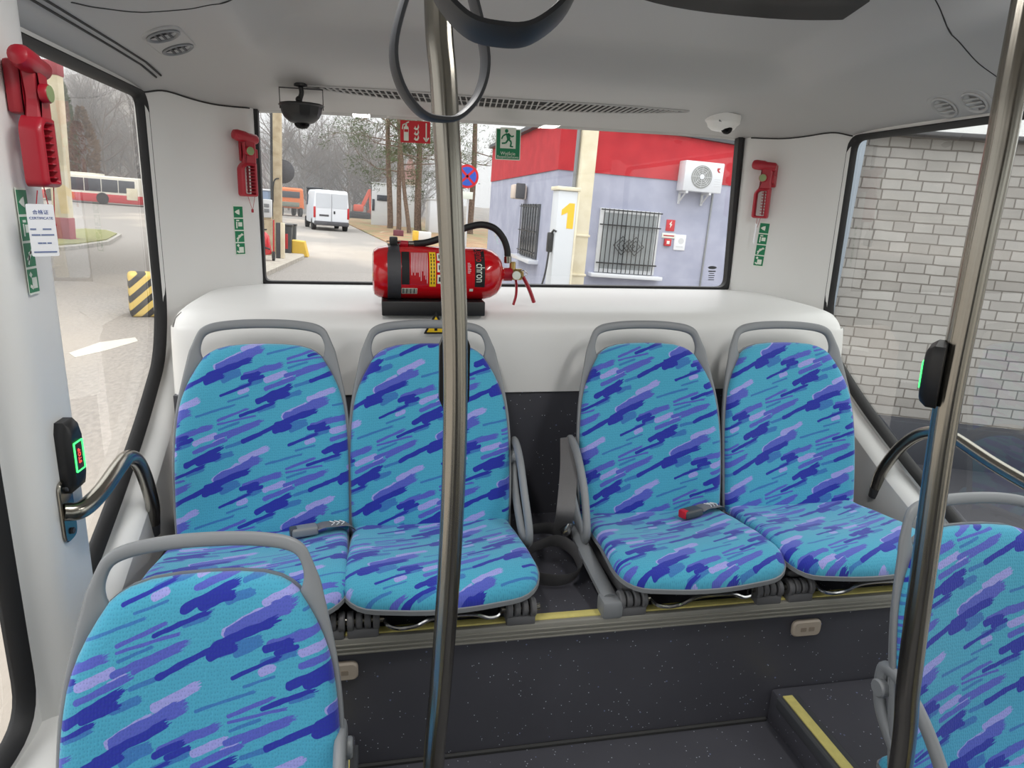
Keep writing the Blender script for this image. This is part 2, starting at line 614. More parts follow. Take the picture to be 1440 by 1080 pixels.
def text_mesh(name, body, size, material, parent, M, align='CENTER', ext=0.0006, sx=1.0):
    c = bpy.data.curves.new(name, 'FONT')
    c.body = body; c.size = size; c.align_x = align; c.align_y = 'CENTER'; c.extrude = ext
    c.resolution_u = 3
    o = bpy.data.objects.new(name, c)
    COL.objects.link(o)
    dg = bpy.context.evaluated_depsgraph_get()
    me = bpy.data.meshes.new_from_object(o.evaluated_get(dg))
    bpy.data.objects.remove(o)
    bpy.data.curves.remove(c)
    X = M @ Matrix.Diagonal((sx, 1, 1, 1))
    me.transform(X)
    me.materials.clear(); me.materials.append(material)
    ob = bpy.data.objects.new(name, me)
    COL.objects.link(ob)
    if parent is not None: ob.parent = parent
    return ob


def M_of(x, y, z, o=(0, 0, 0)):
    """matrix whose local axes are the given world vectors"""
    x, y, z, o = Vector(x), Vector(y), Vector(z), Vector(o)
    return Matrix(((x.x, y.x, z.x, o.x), (x.y, y.y, z.y, o.y), (x.z, y.z, z.z, o.z), (0, 0, 0, 1)))


def interp(tab, x):
    if x <= tab[0][0]: return tab[0][1]
    for (x0, y0), (x1, y1) in zip(tab[:-1], tab[1:]):
        if x <= x1:
            t = (x - x0) / (x1 - x0)
            return y0 + (y1 - y0) * t
    return tab[-1][1]


def smooth_tab(tab, n=6):
    return [(p.x, p.y) for p in catmull([(a, b, 0) for a, b in tab], n)]


# ------------------------------------------------------------------ the cabin shell
XL, XR, XC = -0.62, 1.56, 0.47
YR = 2.40
FLOOR, PLAT, POD = -1.243, -1.15, -0.903
STEP_Y = 1.32
YF = -5.0           # forward end of what is built

bm = new_bm()
box(bm, (XC, (YF + 1.9) / 2, FLOOR - 0.03), (2.3, 1.9 - YF, 0.06))
struct('floor', bm, SPECK)
# rear podium and its riser
bm = new_bm()
prof = [(STEP_Y, FLOOR), (STEP_Y, POD - 0.012), (STEP_Y + 0.012, POD), (1.96, POD), (1.96, FLOOR)]
M = M_of((0, 1, 0), (0, 0, 1), (1, 0, 0), (XL - 0.02, 0, 0))
prism(bm, prof, XR - XL + 0.04, M)
struct('floor_podium', bm, SPECK, smooth=False)
for nm, x0, x1 in (('floor_platform_left', XL - 0.02, -0.064), ('floor_platform_right', 0.957, XR + 0.02)):
    bm = new_bm()
    box(bm, ((x0 + x1) / 2, (YF + STEP_Y) / 2 - 0.001, (PLAT + FLOOR) / 2), (x1 - x0, STEP_Y - YF - 0.002, PLAT - FLOOR), 0.008)
    struct(nm, bm, SPECK)
# lower trim line where the riser meets the aisle floor
bm = new_bm()
tube(bm, [(-0.06, STEP_Y - 0.004, FLOOR + 0.004), (0.953, STEP_Y - 0.004, FLOOR + 0.004)], 0.006, 6)
struct('trim_1', bm, SEAM)

# step edges
t = thing('step_nosing', 'long yellow and ribbed metal step edge along the raised rear floor', 'step edge', (XC, STEP_Y, POD))
bm = new_bm(); box(bm, (0, -0.008, -0.016), (XR - XL, 0.016, 0.040), 0.004)
for k in range(3):
    box(bm, (0, -0.017, -0.010 - 0.010 * k), (XR - XL, 0.004, 0.004), 0.001)
finish('metal_edge', bm, ALU, t)
bm = new_bm(); box(bm, (0, 0.008, 0.004), (XR - XL, 0.022, 0.006), 0.002)
finish('grip_strip', bm, YELL, t)
for x, lab in ((-0.064, 'short yellow edged step strip at the left floor platform'), (0.957, 'yellow edged step strip along the right floor platform')):
    s = 1 if x < 0 else -1
    t = thing('step_nosing', lab, 'step edge', (x, 0, PLAT))
    bm = new_bm(); box(bm, (0.002 * s, -0.65, -0.010), (0.012, 3.86, 0.03), 0.004)
    box(bm, (-0.022 * s, -0.65, 0.001), (0.06, 3.86, 0.004), 0.0015)
    finish('metal_edge', bm, GREYD, t)
    bm = new_bm(); box(bm, (-0.022 * s, -0.65, 0.0045), (0.026, 3.86, 0.004), 0.001)
    finish('grip_strip', bm, YELL, t)

# ceiling height over the cabin
SIDE = smooth_tab([(-0.05, 0.262), (0.0, 0.282), (0.06, 0.325), (0.2, 0.385), (0.5, 0.445), (1.12, 0.50)])
REAR = smooth_tab([(-3.0, 0.53), (0.6, 0.515), (1.2, 0.475), (1.6, 0.437), (1.9, 0.402), (2.06, 0.372), (2.15, 0.342), (2.3, 0.306), (2.36, 0.294), (2.42, 0.283), (2.5, 0.268)])


def ceil_z(x, y):
    a = interp(SIDE, 1.09 - abs(x - XC)); b = interp(REAR, y)
    k = 0.022
    m = m0 = min(a, b)
    sm = lambda v: max(0.0, min(1.0, v)) ** 2 * (3 - 2 * max(0.0, min(1.0, v)))
    m += 0.07 * sm((2.10 - y) / 0.12) * sm((0.80 - abs(x - XC)) / 0.14)      # shallow recess of the middle panel
    d2 = (1.0 - abs(x - XC)) ** 2 + (2.32 - y) ** 2
    return m - k * math.log(math.exp(-(a - m0) / k) + math.exp(-(b - m0) / k)) - 0.034 * math.exp(-d2 / 0.028)


def ceil_n(x, y):
    h = 0.01
    return Vector((ceil_z(x + h, y) - ceil_z(x - h, y), ceil_z(x, y + h) - ceil_z(x, y - h), -2 * h)).normalized()   # points down


def ceil_p(px, py):
    """where the line of sight of that pixel meets the ceiling"""
    r = ray(px, py); t = 0.2 / r.z
    lo, hi = 0.0005, 0.01
    f = lambda s: s * r.z - ceil_z(s * r.x, s * r.y)
    lo, hi = 0.2 / abs(r.y), 2.45 / abs(r.y)
    for _ in range(60):
        md = (lo + hi) / 2
        if f(md) > 0: hi = md
        else: lo = md
    return r * lo


bm = new_bm()
nx, ny = 100, 170
ys = [YF + (2.47 - YF) * (1 - (1 - j / ny) ** 2) for j in range(ny + 1)]
g = [[bm.verts.new((x, y, ceil_z(x, y))) for x in [XC + 1.125 * math.sin(PI / 2 * (2 * i / nx - 1)) for i in range(nx + 1)]] for y in ys]
top = [[bm.verts.new((v.co.x, v.co.y, 0.62)) for v in row] for row in (g[0], g[-1])]
for j in range(ny):
    for i in range(nx):
        bm.faces.new((g[j][i], g[j][i + 1], g[j + 1][i + 1], g[j + 1][i]))
roof = [bm.verts.new(p) for p in ((XC - 1.16, YF, 0.62), (XC + 1.16, YF, 0.62), (XC + 1.16, 2.5, 0.62), (XC - 1.16, 2.5, 0.62))]
bm.faces.new(roof)
ceiling = struct('ceiling', bm, CEIL, angle=60)


def ceil_line(name, pixels, r, material=SEAM, lower=0.0):
    bm = new_bm()
    pts = catmull([ceil_p(*p) for p in pixels], 8)
    pts = [Vector((p.x, p.y, ceil_z(p.x, p.y) - lower)) for p in pts]
    tube(bm, pts, r, 6)
    return struct(name, bm, material)


ceil_line('trim_2', [(100, 3), (140, 11), (200, 17), (260, 13), (300, 6), (330, -3)], 0.0016)
ceil_line('trim_3', [(1314, -3), (1325, 20), (1345, 55), (1375, 88), (1412, 116)], 0.0016)
# the twin groove above the left window
for k, off in enumerate((0.0, 0.012)):
    bm = new_bm()
    pts = [(-0.575 + off, y, ceil_z(-0.575 + off, y) - 0.0005) for y in [-1.0 + 0.2 * i for i in range(16)] + [2.12]]
    tube(bm, pts, 0.0028, 6)
    struct('trim_%d' % (4 + k), bm, SEAM)

# black glazed roof hatch
hp = ceil_p(1070, 27)
HX, HY = hp.x - 0.08, hp.y - 0.46
t = thing('roof_hatch', 'glossy black rounded roof panel at the top edge of the picture', 'roof hatch', (HX, HY, 0.5))
bm = new_bm()
loop = [(0.50 * math.copysign(abs(math.cos(a)) ** 0.8, math.cos(a)), 0.42 * math.copysign(abs(math.sin(a)) ** 0.8, math.sin(a))) for a in [2 * PI * k / 64 for k in range(64)]]


def hatch_pt(p, dz):
    x, y = HX + p[0], HY + p[1]
    return (p[0], p[1], ceil_z(XC, y) - 0.5 - dz)


l0 = [hatch_pt(p, -0.01) for p in offset_loop(loop, 0.012)]
l1 = [hatch_pt(p, 0.012) for p in offset_loop(loop, 0.006)]
l2 = [hatch_pt(p, 0.016) for p in loop]
l3 = [hatch_pt((p[0] * 0.6, p[1] * 0.6), 0.016) for p in loop]
rg = loft(bm, [l0, l1, l2, l3])
bm.faces.new(rg[-1])
finish('hatch_panel', bm, GLOSSB, t)

# air nozzles in the ceiling: dark two-lobed inlets
def nozzle_pair(p1, p2, label, faint):
    c = (ceil_p(*p1) + ceil_p(*p2)) / 2
    n = ceil_n(c.x, c.y)
    t = thing('air_nozzle_pair', label, 'air nozzle', c, group='ceiling air nozzles')
    d = (ceil_p(*p2) - ceil_p(*p1))
    long_ax = Vector((0, 1, 0)); long_ax = (long_ax - n * long_ax.dot(n)).normalized()
    # plate
    ax = d.normalized(); ay = n.cross(ax).normalized()
    L = d.length
    bm = new_bm()
    pl = [(x, y) for x, y in round_poly([(-L / 2 - .05, -.045), (L / 2 + .05, -.045), (L / 2 + .05, .045), (-L / 2 - .05, .045)], .05, 6)]
    prism(bm, pl, 0.008, M_of(ax, ay, n, -n * 0.003), 0.003)
    finish('plate', bm, CEIL, t)
    for s in (-1, 1):
        o = ax * (s * L / 2)
        bm = new_bm()
        lathe(bm, [(0.034, 0.0), (0.038, 0.003), (0.038, 0.006), (0.034, 0.008), (0.031, 0.006), (0.029, 0.002)], axis_M(o + n * 0.002, n), 24)
        ring = finish('nozzle', bm, GREYP if not faint else CEIL, t)
        bm = new_bm()
        lathe(bm, [(0.030, 0.003), (0.0, 0.003)], axis_M(o + n * 0.002, n), 24)
        for q in (-0.014, 0, 0.014):
            box(bm, o + n * 0.006 + ay * q, (0.05, 0.005, 0.004), M=M_of(ax, ay, n).to_3x3().to_4x4(), mi=1)
        finish('louvre', bm, [VENTD, GREYD] if not faint else [CEIL, CEIL], t)


nozzle_pair((228, 47), (249, 66), 'grey twin air nozzle in the ceiling above the left window', False)
nozzle_pair((1330, 149), (1372, 142), 'pale twin air nozzle in the ceiling above the right window', True)

# long air grille above the rear window
t = thing('air_vent', 'long slatted air grille in the ceiling above the rear window', 'air vent', (0.40, 2.24, ceil_z(0.40, 2.24)))
v0 = Vector((0.40, 2.24, ceil_z(0.40, 2.24)))
bm = new_bm()
HW = 0.60


def vent_half(x):
    return 0.034 * max(0.0, 1 - (abs(x) / HW) ** 3.0)


def vent_p(x, w, d=0.0):
    X, Y = 0.40 + x, 2.245 + w + 0.03 * (1 - (x / HW) ** 2) - 0.02
    return Vector((X, Y, ceil_z(X, Y) - d)) - v0


for sgn in (-1, 1):
    pts = [vent_p(x, sgn * (vent_half(x) + 0.003), 0.001) for x in [-HW + 2 * HW * i / 40 for i in range(41)]]
    tube(bm, pts, 0.0035, 6)
finish('rim', bm, CEIL, t)
bm = new_bm()
xs = [-HW * 0.97 + 2 * HW * 0.97 * i / 40 for i in range(41)]
A = [bm.verts.new(vent_p(x, -vent_half(x), 0.0012)) for x in xs]
B = [bm.verts.new(vent_p(x, vent_half(x), 0.0012)) for x in xs]
for i in range(40):
    bm.faces.new((A[i], A[i + 1], B[i + 1], B[i]))
finish('backing', bm, VENTD, t)
for i in range(62):
    x = -HW * 0.95 + 2 * HW * 0.95 * i / 61
    h = vent_half(x)
    if h < 0.006: continue
    bm = new_bm()
    lean = 0.016 if x < -0.1 else (-0.022 if x > 0.12 else 0.004)
    p, q = vent_p(x - lean * 0.5, -h, 0.003), vent_p(x + lean * 0.5, h, 0.003)
    tube(bm, [p, (p + q) / 2, q], 0.0026, 5)
    finish('slat', bm, CEIL, t)
bm = new_bm()
for w_ in (0.0,):
    pts = [vent_p(x, w_ * max(0.0, 1 - (abs(x) / (HW * .95)) ** 3), 0.002) for x in [-HW * .9 + 1.2 * HW * i / 30 for i in range(31)]]
    tube(bm, pts, 0.0018, 5)
finish('crossbar', bm, CEIL, t)

# ---- side walls with two windows each
WIN_A = round_poly([(2.165, 0.268), (1.405, 0.268), (1.405, -0.835), (1.68, -0.712), (1.90, -0.600), (2.10, -0.470), (2.165, -0.33)],
                   [0.05, 0.06, 0.06, 0.1, 0.1, 0.06, 0.08], 6)
WIN_B = round_poly([(1.185, 0.275), (YF + 0.15, 0.275), (YF + 0.15, -0.93), (1.185, -0.93)], [0.05, 0.05, 0.05, 0.09], 6)


WIN_AR = round_poly([(2.165, 0.268), (0.55, 0.268), (0.55, -0.93), (1.28, -0.93), (1.42, -0.835), (1.68, -0.712), (1.90, -0.600), (2.10, -0.470), (2.165, -0.33)],
                    [0.05, 0.06, 0.09, 0.1, 0.06, 0.1, 0.1, 0.06, 0.08], 6)
WIN_BR = round_poly([(0.33, 0.275), (YF + 0.15, 0.275), (YF + 0.15, -0.93), (0.33, -0.93)], [0.05, 0.05, 0.05, 0.09], 6)


def side_wall(side):
    s = 1 if side == 'left' else -1
    X0 = XL if side == 'left' else XR
    glass = G_LEFT if side == 'left' else G_RIGHT
    WA, WB, PY = (WIN_A, WIN_B, 0.0) if side == 'left' else (WIN_AR, WIN_BR, -0.86)

    def P(y, z, inn=0.0):                         # inn > 0 goes into the cabin
        return (X0 + s * inn, y, z)
    bm = new_bm()
    for win, (ya, yb) in ((WA, (1.30 + PY, 2.50)), (WB, (YF, 1.30 + PY))):
        n = len(win)
        cy = sum(p[0] for p in win) / n; cz = sum(p[1] for p in win) / n
        outer = []
        for p in win:
            # push the point out to the panel rectangle
            dx, dz = p[0] - cy, p[1] - cz
            k = 1e9
            if dx > 1e-6: k = min(k, (yb - cy) / dx)
            if dx < -1e-6: k = min(k, (ya - cy) / dx)
            if dz > 1e-6: k = min(k, (0.40 - cz) / dz)
            if dz < -1e-6: k = min(k, (FLOOR - 0.02 - cz) / dz)
            outer.append((cy + dx * k, cz + dz * k))
        # exact corners
        for cx_, cz_ in ((ya, 0.40), (yb, 0.40), (ya, FLOOR - 0.02), (yb, FLOOR - 0.02)):
            j = min(range(n), key=lambda i: (outer[i][0] - cx_) ** 2 + (outer[i][1] - cz_) ** 2)
            outer[j] = (cx_, cz_)
        loft(bm, [[P(*p, -0.06) for p in outer], [P(*p) for p in outer], [P(*p) for p in win]])
    struct('wall_' + side, bm, WHITE, angle=30)
    for num, win in ((1 if side == 'left' else 2, WA), (4 if side == 'left' else 5, WB)):
        inset = offset_loop(win, -0.013)
        out = offset_loop(win, 0.003)
        g = bpy.data.objects.new('window_%d' % num, None)
        COL.objects.link(g); g['kind'] = 'structure'
        bm = new_bm()
        loft(bm, [[P(*p, 0.001) for p in out], [P(*p, 0.007) for p in out], [P(*p, 0.008) for p in win], [P(*p, 0.002) for p in offset_loop(win, -0.006)],
                  [P(*p, -0.012) for p in inset], [P(*p, -0.024) for p in inset]])
        finish('gasket', bm, RUBBER, g)
        bm = new_bm()
        f = [bm.verts.new(P(*p, -0.018)) for p in offset_loop(win, -0.008)]
        bm.faces.new(f)
        finish('glass_pane', bm, glass, g, smooth=False)
    # inner pillar between the two windows
    bm = new_bm()
    pl = round_poly([(1.195, -0.01), (1.235, 0.05), (1.375, 0.052), (1.42, -0.01)], [0.004, 0.03, 0.03, 0.004], 5)
    loops = []
    for z, grow in ((0.36, 0.0), (-0.90, 0.0), (-0.955, 0.0), (-0.965, -0.006)):
        loops.append([(X0 + s * (p[1] + grow), p[0] + PY, z) for p in pl])
    loft(bm, loops, True, True)
    struct('trim_pillar_' + side, bm, WHITE)
    # moulded lower panel below the windows, its top following the sill
    sill = [(YF, -0.965), (1.18, -0.965), (1.32, -0.93), (1.45, -0.845), (1.68, -0.745), (1.90, -0.632), (2.07, -0.522), (2.2, -0.40)]
    bm = new_bm()
    loops = []
    for y, z in sill:
        dep = 0.055 if y > 1.2 else 0.075
        loops.append([P(y, z + 0.012, -0.005), P(y, z + 0.010, 0.012), P(y, z, dep - 0.012), P(y, z - 0.016, dep), P(y, FLOOR, dep + 0.012), P(y, FLOOR, -0.005)])
    loft(bm, loops, True, True)
    struct('baseboard_' + side, bm, WHITE, angle=35)
    # curved corner panel to the rear window
    cor = [(X0, 2.155), (X0 + s * 0.035, 2.20), (X0 + s * 0.085, 2.265), (X0 + s * 0.15, 2.325), (X0 + s * 0.20, 2.37), (X0 + s * 0.238, 2.405), (X0 + s * 0.246, 2.46)]
    cor = [(p.x, p.y) for p in catmull([(a, b, 0) for a, b in cor], 5)]
    bm = new_bm()
    loft(bm, [[(x, y, z) for x, y in cor] for z in (0.32, 0.0, -0.30, -0.9)], False)
    struct('trim_corner_' + side, bm, WHITE, angle=60)
    bm = new_bm()
    pts = [(x + s * 0.001, y - 0.001, min(ceil_z(x, y), 0.30) - 0.002) for x, y in cor[:-6]]
    tube(bm, pts, 0.0022, 5)
    struct('trim_seam_' + side, bm, SEAM)


side_wall('left')
side_wall('right')

# far front end of the bus, behind the camera
bm = new_bm()
box(bm, (XC, YF - 0.03, -0.32), (2.3, 0.06, 1.9))
struct('wall_front', bm, GREYP)

# rear window and wall
RW = round_poly([(-0.382, -0.278), (1.318, -0.278), (1.300, 0.335), (-0.376, 0.335)], [0.03, 0.045, 0.06, 0.05], 6)
bm = new_bm()
n = len(RW)
outer = []
for p in RW:
    dx, dz = p[0] - XC, p[1]
    k = min(1.2 / abs(dx) if abs(dx) > 1e-6 else 1e9, (0.62 if dz > 0 else 1.3) / abs(dz) if abs(dz) > 1e-6 else 1e9)
    outer.append((XC + dx * k, dz * k))
loft(bm, [[(p[0], 2.52, p[1]) for p in outer], [(p[0], 2.43, p[1]) for p in outer], [(p[0], 2.43, p[1]) for p in RW]])
struct('wall_rear', bm, WHITE, angle=30)
g = bpy.data.objects.new('window_3', None); COL.objects.link(g); g['kind'] = 'structure'
bm = new_bm()
a, b = offset_loop(RW, 0.012), offset_loop(RW, -0.010)
loft(bm, [[(p[0], 2.428, p[1]) for p in a], [(p[0], 2.418, p[1]) for p in a], [(p[0], 2.414, p[1]) for p in RW], [(p[0], 2.42, p[1]) for p in b], [(p[0], 2.45, p[1]) for p in b]])
finish('gasket', bm, RUBBER, g)
bm = new_bm()
bm.faces.new([bm.verts.new((p[0], 2.438, p[1])) for p in offset_loop(RW, -0.004)])
finish('glass_pane', bm, G_REAR, g, smooth=False)

# rear shelf: the white moulded engine cover
bm = new_bm()
prof = catmull([(2.46, -0.276), (2.2, -0.277), (2.02, -0.280), (1.955, -0.286), (1.915, -0.298), (1.888, -0.322), (1.876, -0.36), (1.868, -0.44), (1.862, -0.515)], 5)
prof = [(p.x, p.y) for p in prof]
xl, xr = -0.545, 1.462
loops = []
# rounded ends: shrink the profile towards the back as it comes to the end
steps = [(xl, 0.07), (xl + 0.004, 0.045), (xl + 0.014, 0.024), (xl + 0.03, 0.010), (xl + 0.055, 0.002), (xl + 0.09, 0)]
allx = steps + [(x_, 0) for x_ in [xl + 0.09 + (xr - xl - 0.18) * i / 12 for i in range(1, 12)]] + [(xr - (a - xl), d) for a, d in steps[::-1]]
for x, d in allx:
    loops.append([(x, min(y + d * (1.0 if z < -0.29 else 0.3), 2.46), z - (d * 0.9 if z > -0.33 else 0.0)) for y, z in prof])
rings = loft(bm, loops, False)
struct('trim_rear_shelf', bm, WHITE, angle=60)
bm = new_bm()
box(bm, (XC, 2.33, -0.325), (1.98, 0.28, 0.04), 0.008)
struct('trim_shelf_base', bm, WHITE)
bm = new_bm()
box(bm, ((xl + xr) / 2, 1.90, (POD - 0.512) / 2 - 0.0), (xr - xl - 0.02, 0.06, -0.512 - POD), 0)
struct('wall_rear_lower', bm, SPECK)

# ------------------------------------------------------------------ seats
HWT = smooth_tab([(-0.06, 0.199), (0.0, 0.2035), (0.11, 0.205), (0.20, 0.2045), (0.28, 0.1985), (0.333, 0.189), (0.385, 0.168), (0.43, 0.1405)], 5)
BT = 0.46            # height of the upholstered back along its slope


def back_pt(x, t, out=0.0):
    """point on the backrest: x across, t up the slope, out towards the sitter"""
    y = 0.19 * t + 0.15 * t * t
    slope = 0.19 + 0.30 * t
    k = 1 / math.hypot(1, slope)
    wing = -0.028 * (abs(x) / 0.21) ** 2.5          # the sides come forward a little
    return Vector((x, y + wing - out * k, 0.10 + 0.965 * t + out * slope * k))


def back_outline(grow=0.0, low=-0.05):
    pts = []
    ts = [low + (0.43 - low) * i / 20 for i in range(21)]
    right = [(interp(HWT, t), t) for t in ts]
    arc = [(0.128, 0.440), (0.112, 0.4485), (0.085, 0.4555), (0.045, 0.459), (0, 0.460)]
    right += arc
    left = [(-x, t) for x, t in right[::-1]][1:]
    loop = right + left
    return offset_loop(loop, grow) if grow else loop


def pillow(bm, loop, fn, prof, uvscale=1.0, uvf=None):
    """rings from the outline towards its middle; prof = (scale, height)"""
    uvl = bm.loops.layers.uv.verify()
    n = len(loop)
    cx = sum(p[0] for p in loop) / n; cy = (max(p[1] for p in loop) + min(p[1] for p in loop)) / 2
    rings = []; flat = {}
    for k, h in prof:
        ring = []
        for p in loop:
            q = (cx + (p[0] - cx) * k[0], cy + (p[1] - cy) * k[1]) if isinstance(k, tuple) else (cx + (p[0] - cx) * k, cy + (p[1] - cy) * k)
            v = bm.verts.new(fn(q[0], q[1], h)); flat[v] = uvf(q) if uvf else q
            ring.append(v)
        rings.append(ring)
    fs = []
    for A, B in zip(rings[:-1], rings[1:]):
        for i in range(n):
            fs.append(bm.faces.new((A[i], A[(i + 1) % n], B[(i + 1) % n], B[i])))
    c = bm.verts.new(fn(cx, cy, prof[-1][1])); flat[c] = uvf((cx, cy)) if uvf else (cx, cy)
    for i in range(n):
        fs.append(bm.faces.new((rings[-1][i], rings[-1][(i + 1) % n], c)))
    for f in fs:
        for lp in f.loops:
            lp[uvl].uv = flat[lp.vert]
    return rings


def ringk(d):           # inset by d metres on a seat about .43 x .5
    return (1 - d / 0.204, 1 - d / 0.25)


PROF = [(ringk(0.0), -0.004), (ringk(-0.001), 0.006), (ringk(0.0015), 0.014), (ringk(0.006), 0.020), (ringk(0.014), 0.025), (ringk(0.03), 0.029),
        (ringk(0.06), 0.031), (ringk(0.10), 0.0315), (ringk(0.14), 0.031), (ringk(0.18), 0.030)]

SEAT_N = [0]


def cushion_outline(grow=0.0):
    pts = round_poly([(-0.197, 0.03), (0.197, 0.03), (0.205, -0.15), (0.219, -0.385), (0.0, -0.408), (-0.219, -0.385), (-0.205, -0.15)],
                     [0.02, 0.02, 0.1, 0.075, 0.2, 0.075, 0.1], 7)
    return offset_loop(pts, grow) if grow else pts


CZ = smooth_tab([(-0.42, 0.098), (-0.395, 0.112), (-0.365, 0.123), (-0.31, 0.130), (-0.24, 0.124), (-0.15, 0.108), (-0.06, 0.100), (0.04, 0.102)], 5)


def cushion_fn(x, y, h):
    z = interp(CZ, y)
    z += 0.022 * (min(abs(x), 0.22) / 0.21) ** 3 * max(0.0, min(1.0, 1 - abs(y + 0.13) / 0.26))
    return Vector((x, y, z - 0.031 + h))


def make_seat(uv_off):
    root = thing('bus_seat', 'seat', 'seat')
    # upholstered back
    bm = new_bm()
    pillow(bm, back_outline(), lambda x, t, h: back_pt(x, t, h), PROF, uvf=lambda q: (q[0] + uv_off[0], q[1] + uv_off[1]))
    finish('backrest_cushion', bm, FABRIC, root, angle=80)
    # frame: two side members joined by the handle loop
    IN, OUT = [], []
    ts = [-0.05, 0.0, 0.06, 0.12, 0.18, 0.23, 0.27, 0.31, 0.345, 0.375, 0.40, 0.42]
    ow = smooth_tab([(-0.05, 0.209), (0.10, 0.2125), (0.20, 0.2120), (0.27, 0.2085), (0.325, 0.2015), (0.37, 0.193), (0.43, 0.1795), (0.465, 0.168)], 5)
    for t_ in ts:
        IN.append((interp(HWT, t_) - 0.006, t_)); OUT.append((interp(ow, t_), t_))
    IN += [(0.146, 0.434), (0.149, 0.450), (0.146, 0.468), (0.137, 0.484), (0.118, 0.492), (0.09, 0.4965), (0.05, 0.4995), (0.0, 0.5005)]
    OUT += [(0.176, 0.446), (0.169, 0.463), (0.161, 0.482), (0.150, 0.501), (0.128, 0.513), (0.094, 0.519), (0.05, 0.5225), (0.0, 0.5235)]
    IN = IN + [(-x, t_) for x, t_ in IN[::-1]][1:]
    OUT = OUT + [(-x, t_) for x, t_ in OUT[::-1]][1:]
    I3 = catmull([(x, t_, 0) for x, t_ in IN], 3); O3 = catmull([(x, t_, 0) for x, t_ in OUT], 3)
    bm = new_bm()
    loops = []
    for p, q in zip(I3, O3):
        ring = []
        top = max(0.0, min(1.0, (p.y - 0.36) / 0.12))
        th = 0.016 + 0.0 * top
        lift = -0.004 + 0.006 * top
        for k in range(12):
            a = 2 * PI * k / 12
            ca, sa = math.cos(a), math.sin(a)
            u = 0.5 + 0.5 * math.copysign(abs(ca) ** 0.7, ca)
            h = lift + 0.5 * th * math.copysign(abs(sa) ** 0.7, sa)
            x_ = p.x + (q.x - p.x) * u; t_ = p.y + (q.y - p.y) * u
            ring.append(back_pt(x_, t_, h))
        loops.append(ring)
    loft(bm, loops, True, True)
    finish('seat_frame', bm, GREYP, root, angle=60)
    # shell behind the cushion
    bm = new_bm()
    lo = back_outline(0.003)
    loft_l = [[back_pt(x, t_, -0.004) for x, t_ in lo], [back_pt(x, t_, -0.016) for x, t_ in lo]]
    rg = loft(bm, loft_l)
    n_ = len(lo)
    for ring, h in ((rg[0], -0.004), (rg[1], -0.022)):
        mid = [bm.verts.new(back_pt(p[0] * 0.6, 0.21 + (p[1] - 0.21) * 0.6, h)) for p in lo]
        for i in range(n_):
            bm.faces.new((ring[i], ring[(i + 1) % n_], mid[(i + 1) % n_], mid[i]))
        bm.faces.new(mid)
    finish('back_shell', bm, GREYP, root, angle=60)
    # seat cushion and pan
    bm = new_bm()
    pillow(bm, cushion_outline(), cushion_fn, PROF, uvf=lambda q: (q[0] + uv_off[0] + 0.31, q[1] * 1.05 + uv_off[1] - 0.42))
    finish('seat_cushion', bm, FABRIC, root, angle=80)
    bm = new_bm()
    lo = cushion_outline(0.004)
    def pan(p, h):
        v = cushion_fn(p[0], p[1], 0); return (v.x, v.y, v.z + h)
    li = cushion_outline(-0.06)
    rg = loft(bm, [[pan(p, 0.002) for p in cushion_outline(-0.004)], [pan(p, 0.004) for p in lo], [pan(p, -0.006) for p in lo], [pan(p, -0.020) for p in li]])
    bm.faces.new(rg[-1]); 
    finish('seat_pan', bm, GREYP, root, angle=50)
    # folding base: two rails with hinges, cross tube and release lever
    for s in (-1, 1):
        bm = new_bm()
        box(bm, (s * 0.172, -0.165, 0.044), (0.04, 0.34, 0.036), 0.008, M=Matrix.Rotation(-0.03, 4, 'X'))
        box(bm, (s * 0.172, 0.0, 0.025), (0.05, 0.06, 0.05), 0.006)
        finish('rail', bm, HINGE, root)
        bm = new_bm()
        for q in (-0.026, -0.008, 0.010, 0.028):
            cyl(bm, (s * 0.172 + q - 0.007, -0.352, 0.036), (s * 0.172 + q + 0.007, -0.352, 0.036), 0.019 if abs(q) < 0.015 else 0.022, 16, 0.003)
        box(bm, (s * 0.172, -0.345, 0.012), (0.066, 0.05, 0.024), 0.005)
        hg = finish('hinge', bm, HINGE, root)
        bm = new_bm()
        cyl(bm, (s * 0.172 - 0.045, -0.352, 0.036), (s * 0.172 + 0.045, -0.352, 0.036), 0.008, 12)
        finish('hinge_pin', bm, STEEL, hg)
    bm = new_bm()
    cyl(bm, (-0.19, -0.10, 0.05), (0.19, -0.10, 0.05), 0.014, 12)
    box(bm, (0, -0.2, 0.062), (0.34, 0.26, 0.02), 0.006)
    finish('under_frame', bm, BLACK, root)
    bm = new_bm()
    tube(bm, catmull([(-0.125, -0.30, 0.058), (-0.125, -0.36, 0.034), (-0.10, -0.378, 0.026), (-0.06, -0.38, 0.030), (-0.02, -0.38, 0.046), (0.06, -0.38, 0.047), (0.10, -0.378, 0.034), (0.125, -0.36, 0.036), (0.125, -0.30, 0.058)], 6), 0.0048, 8)
    finish('release_lever', bm, CHROME, root)
    return root


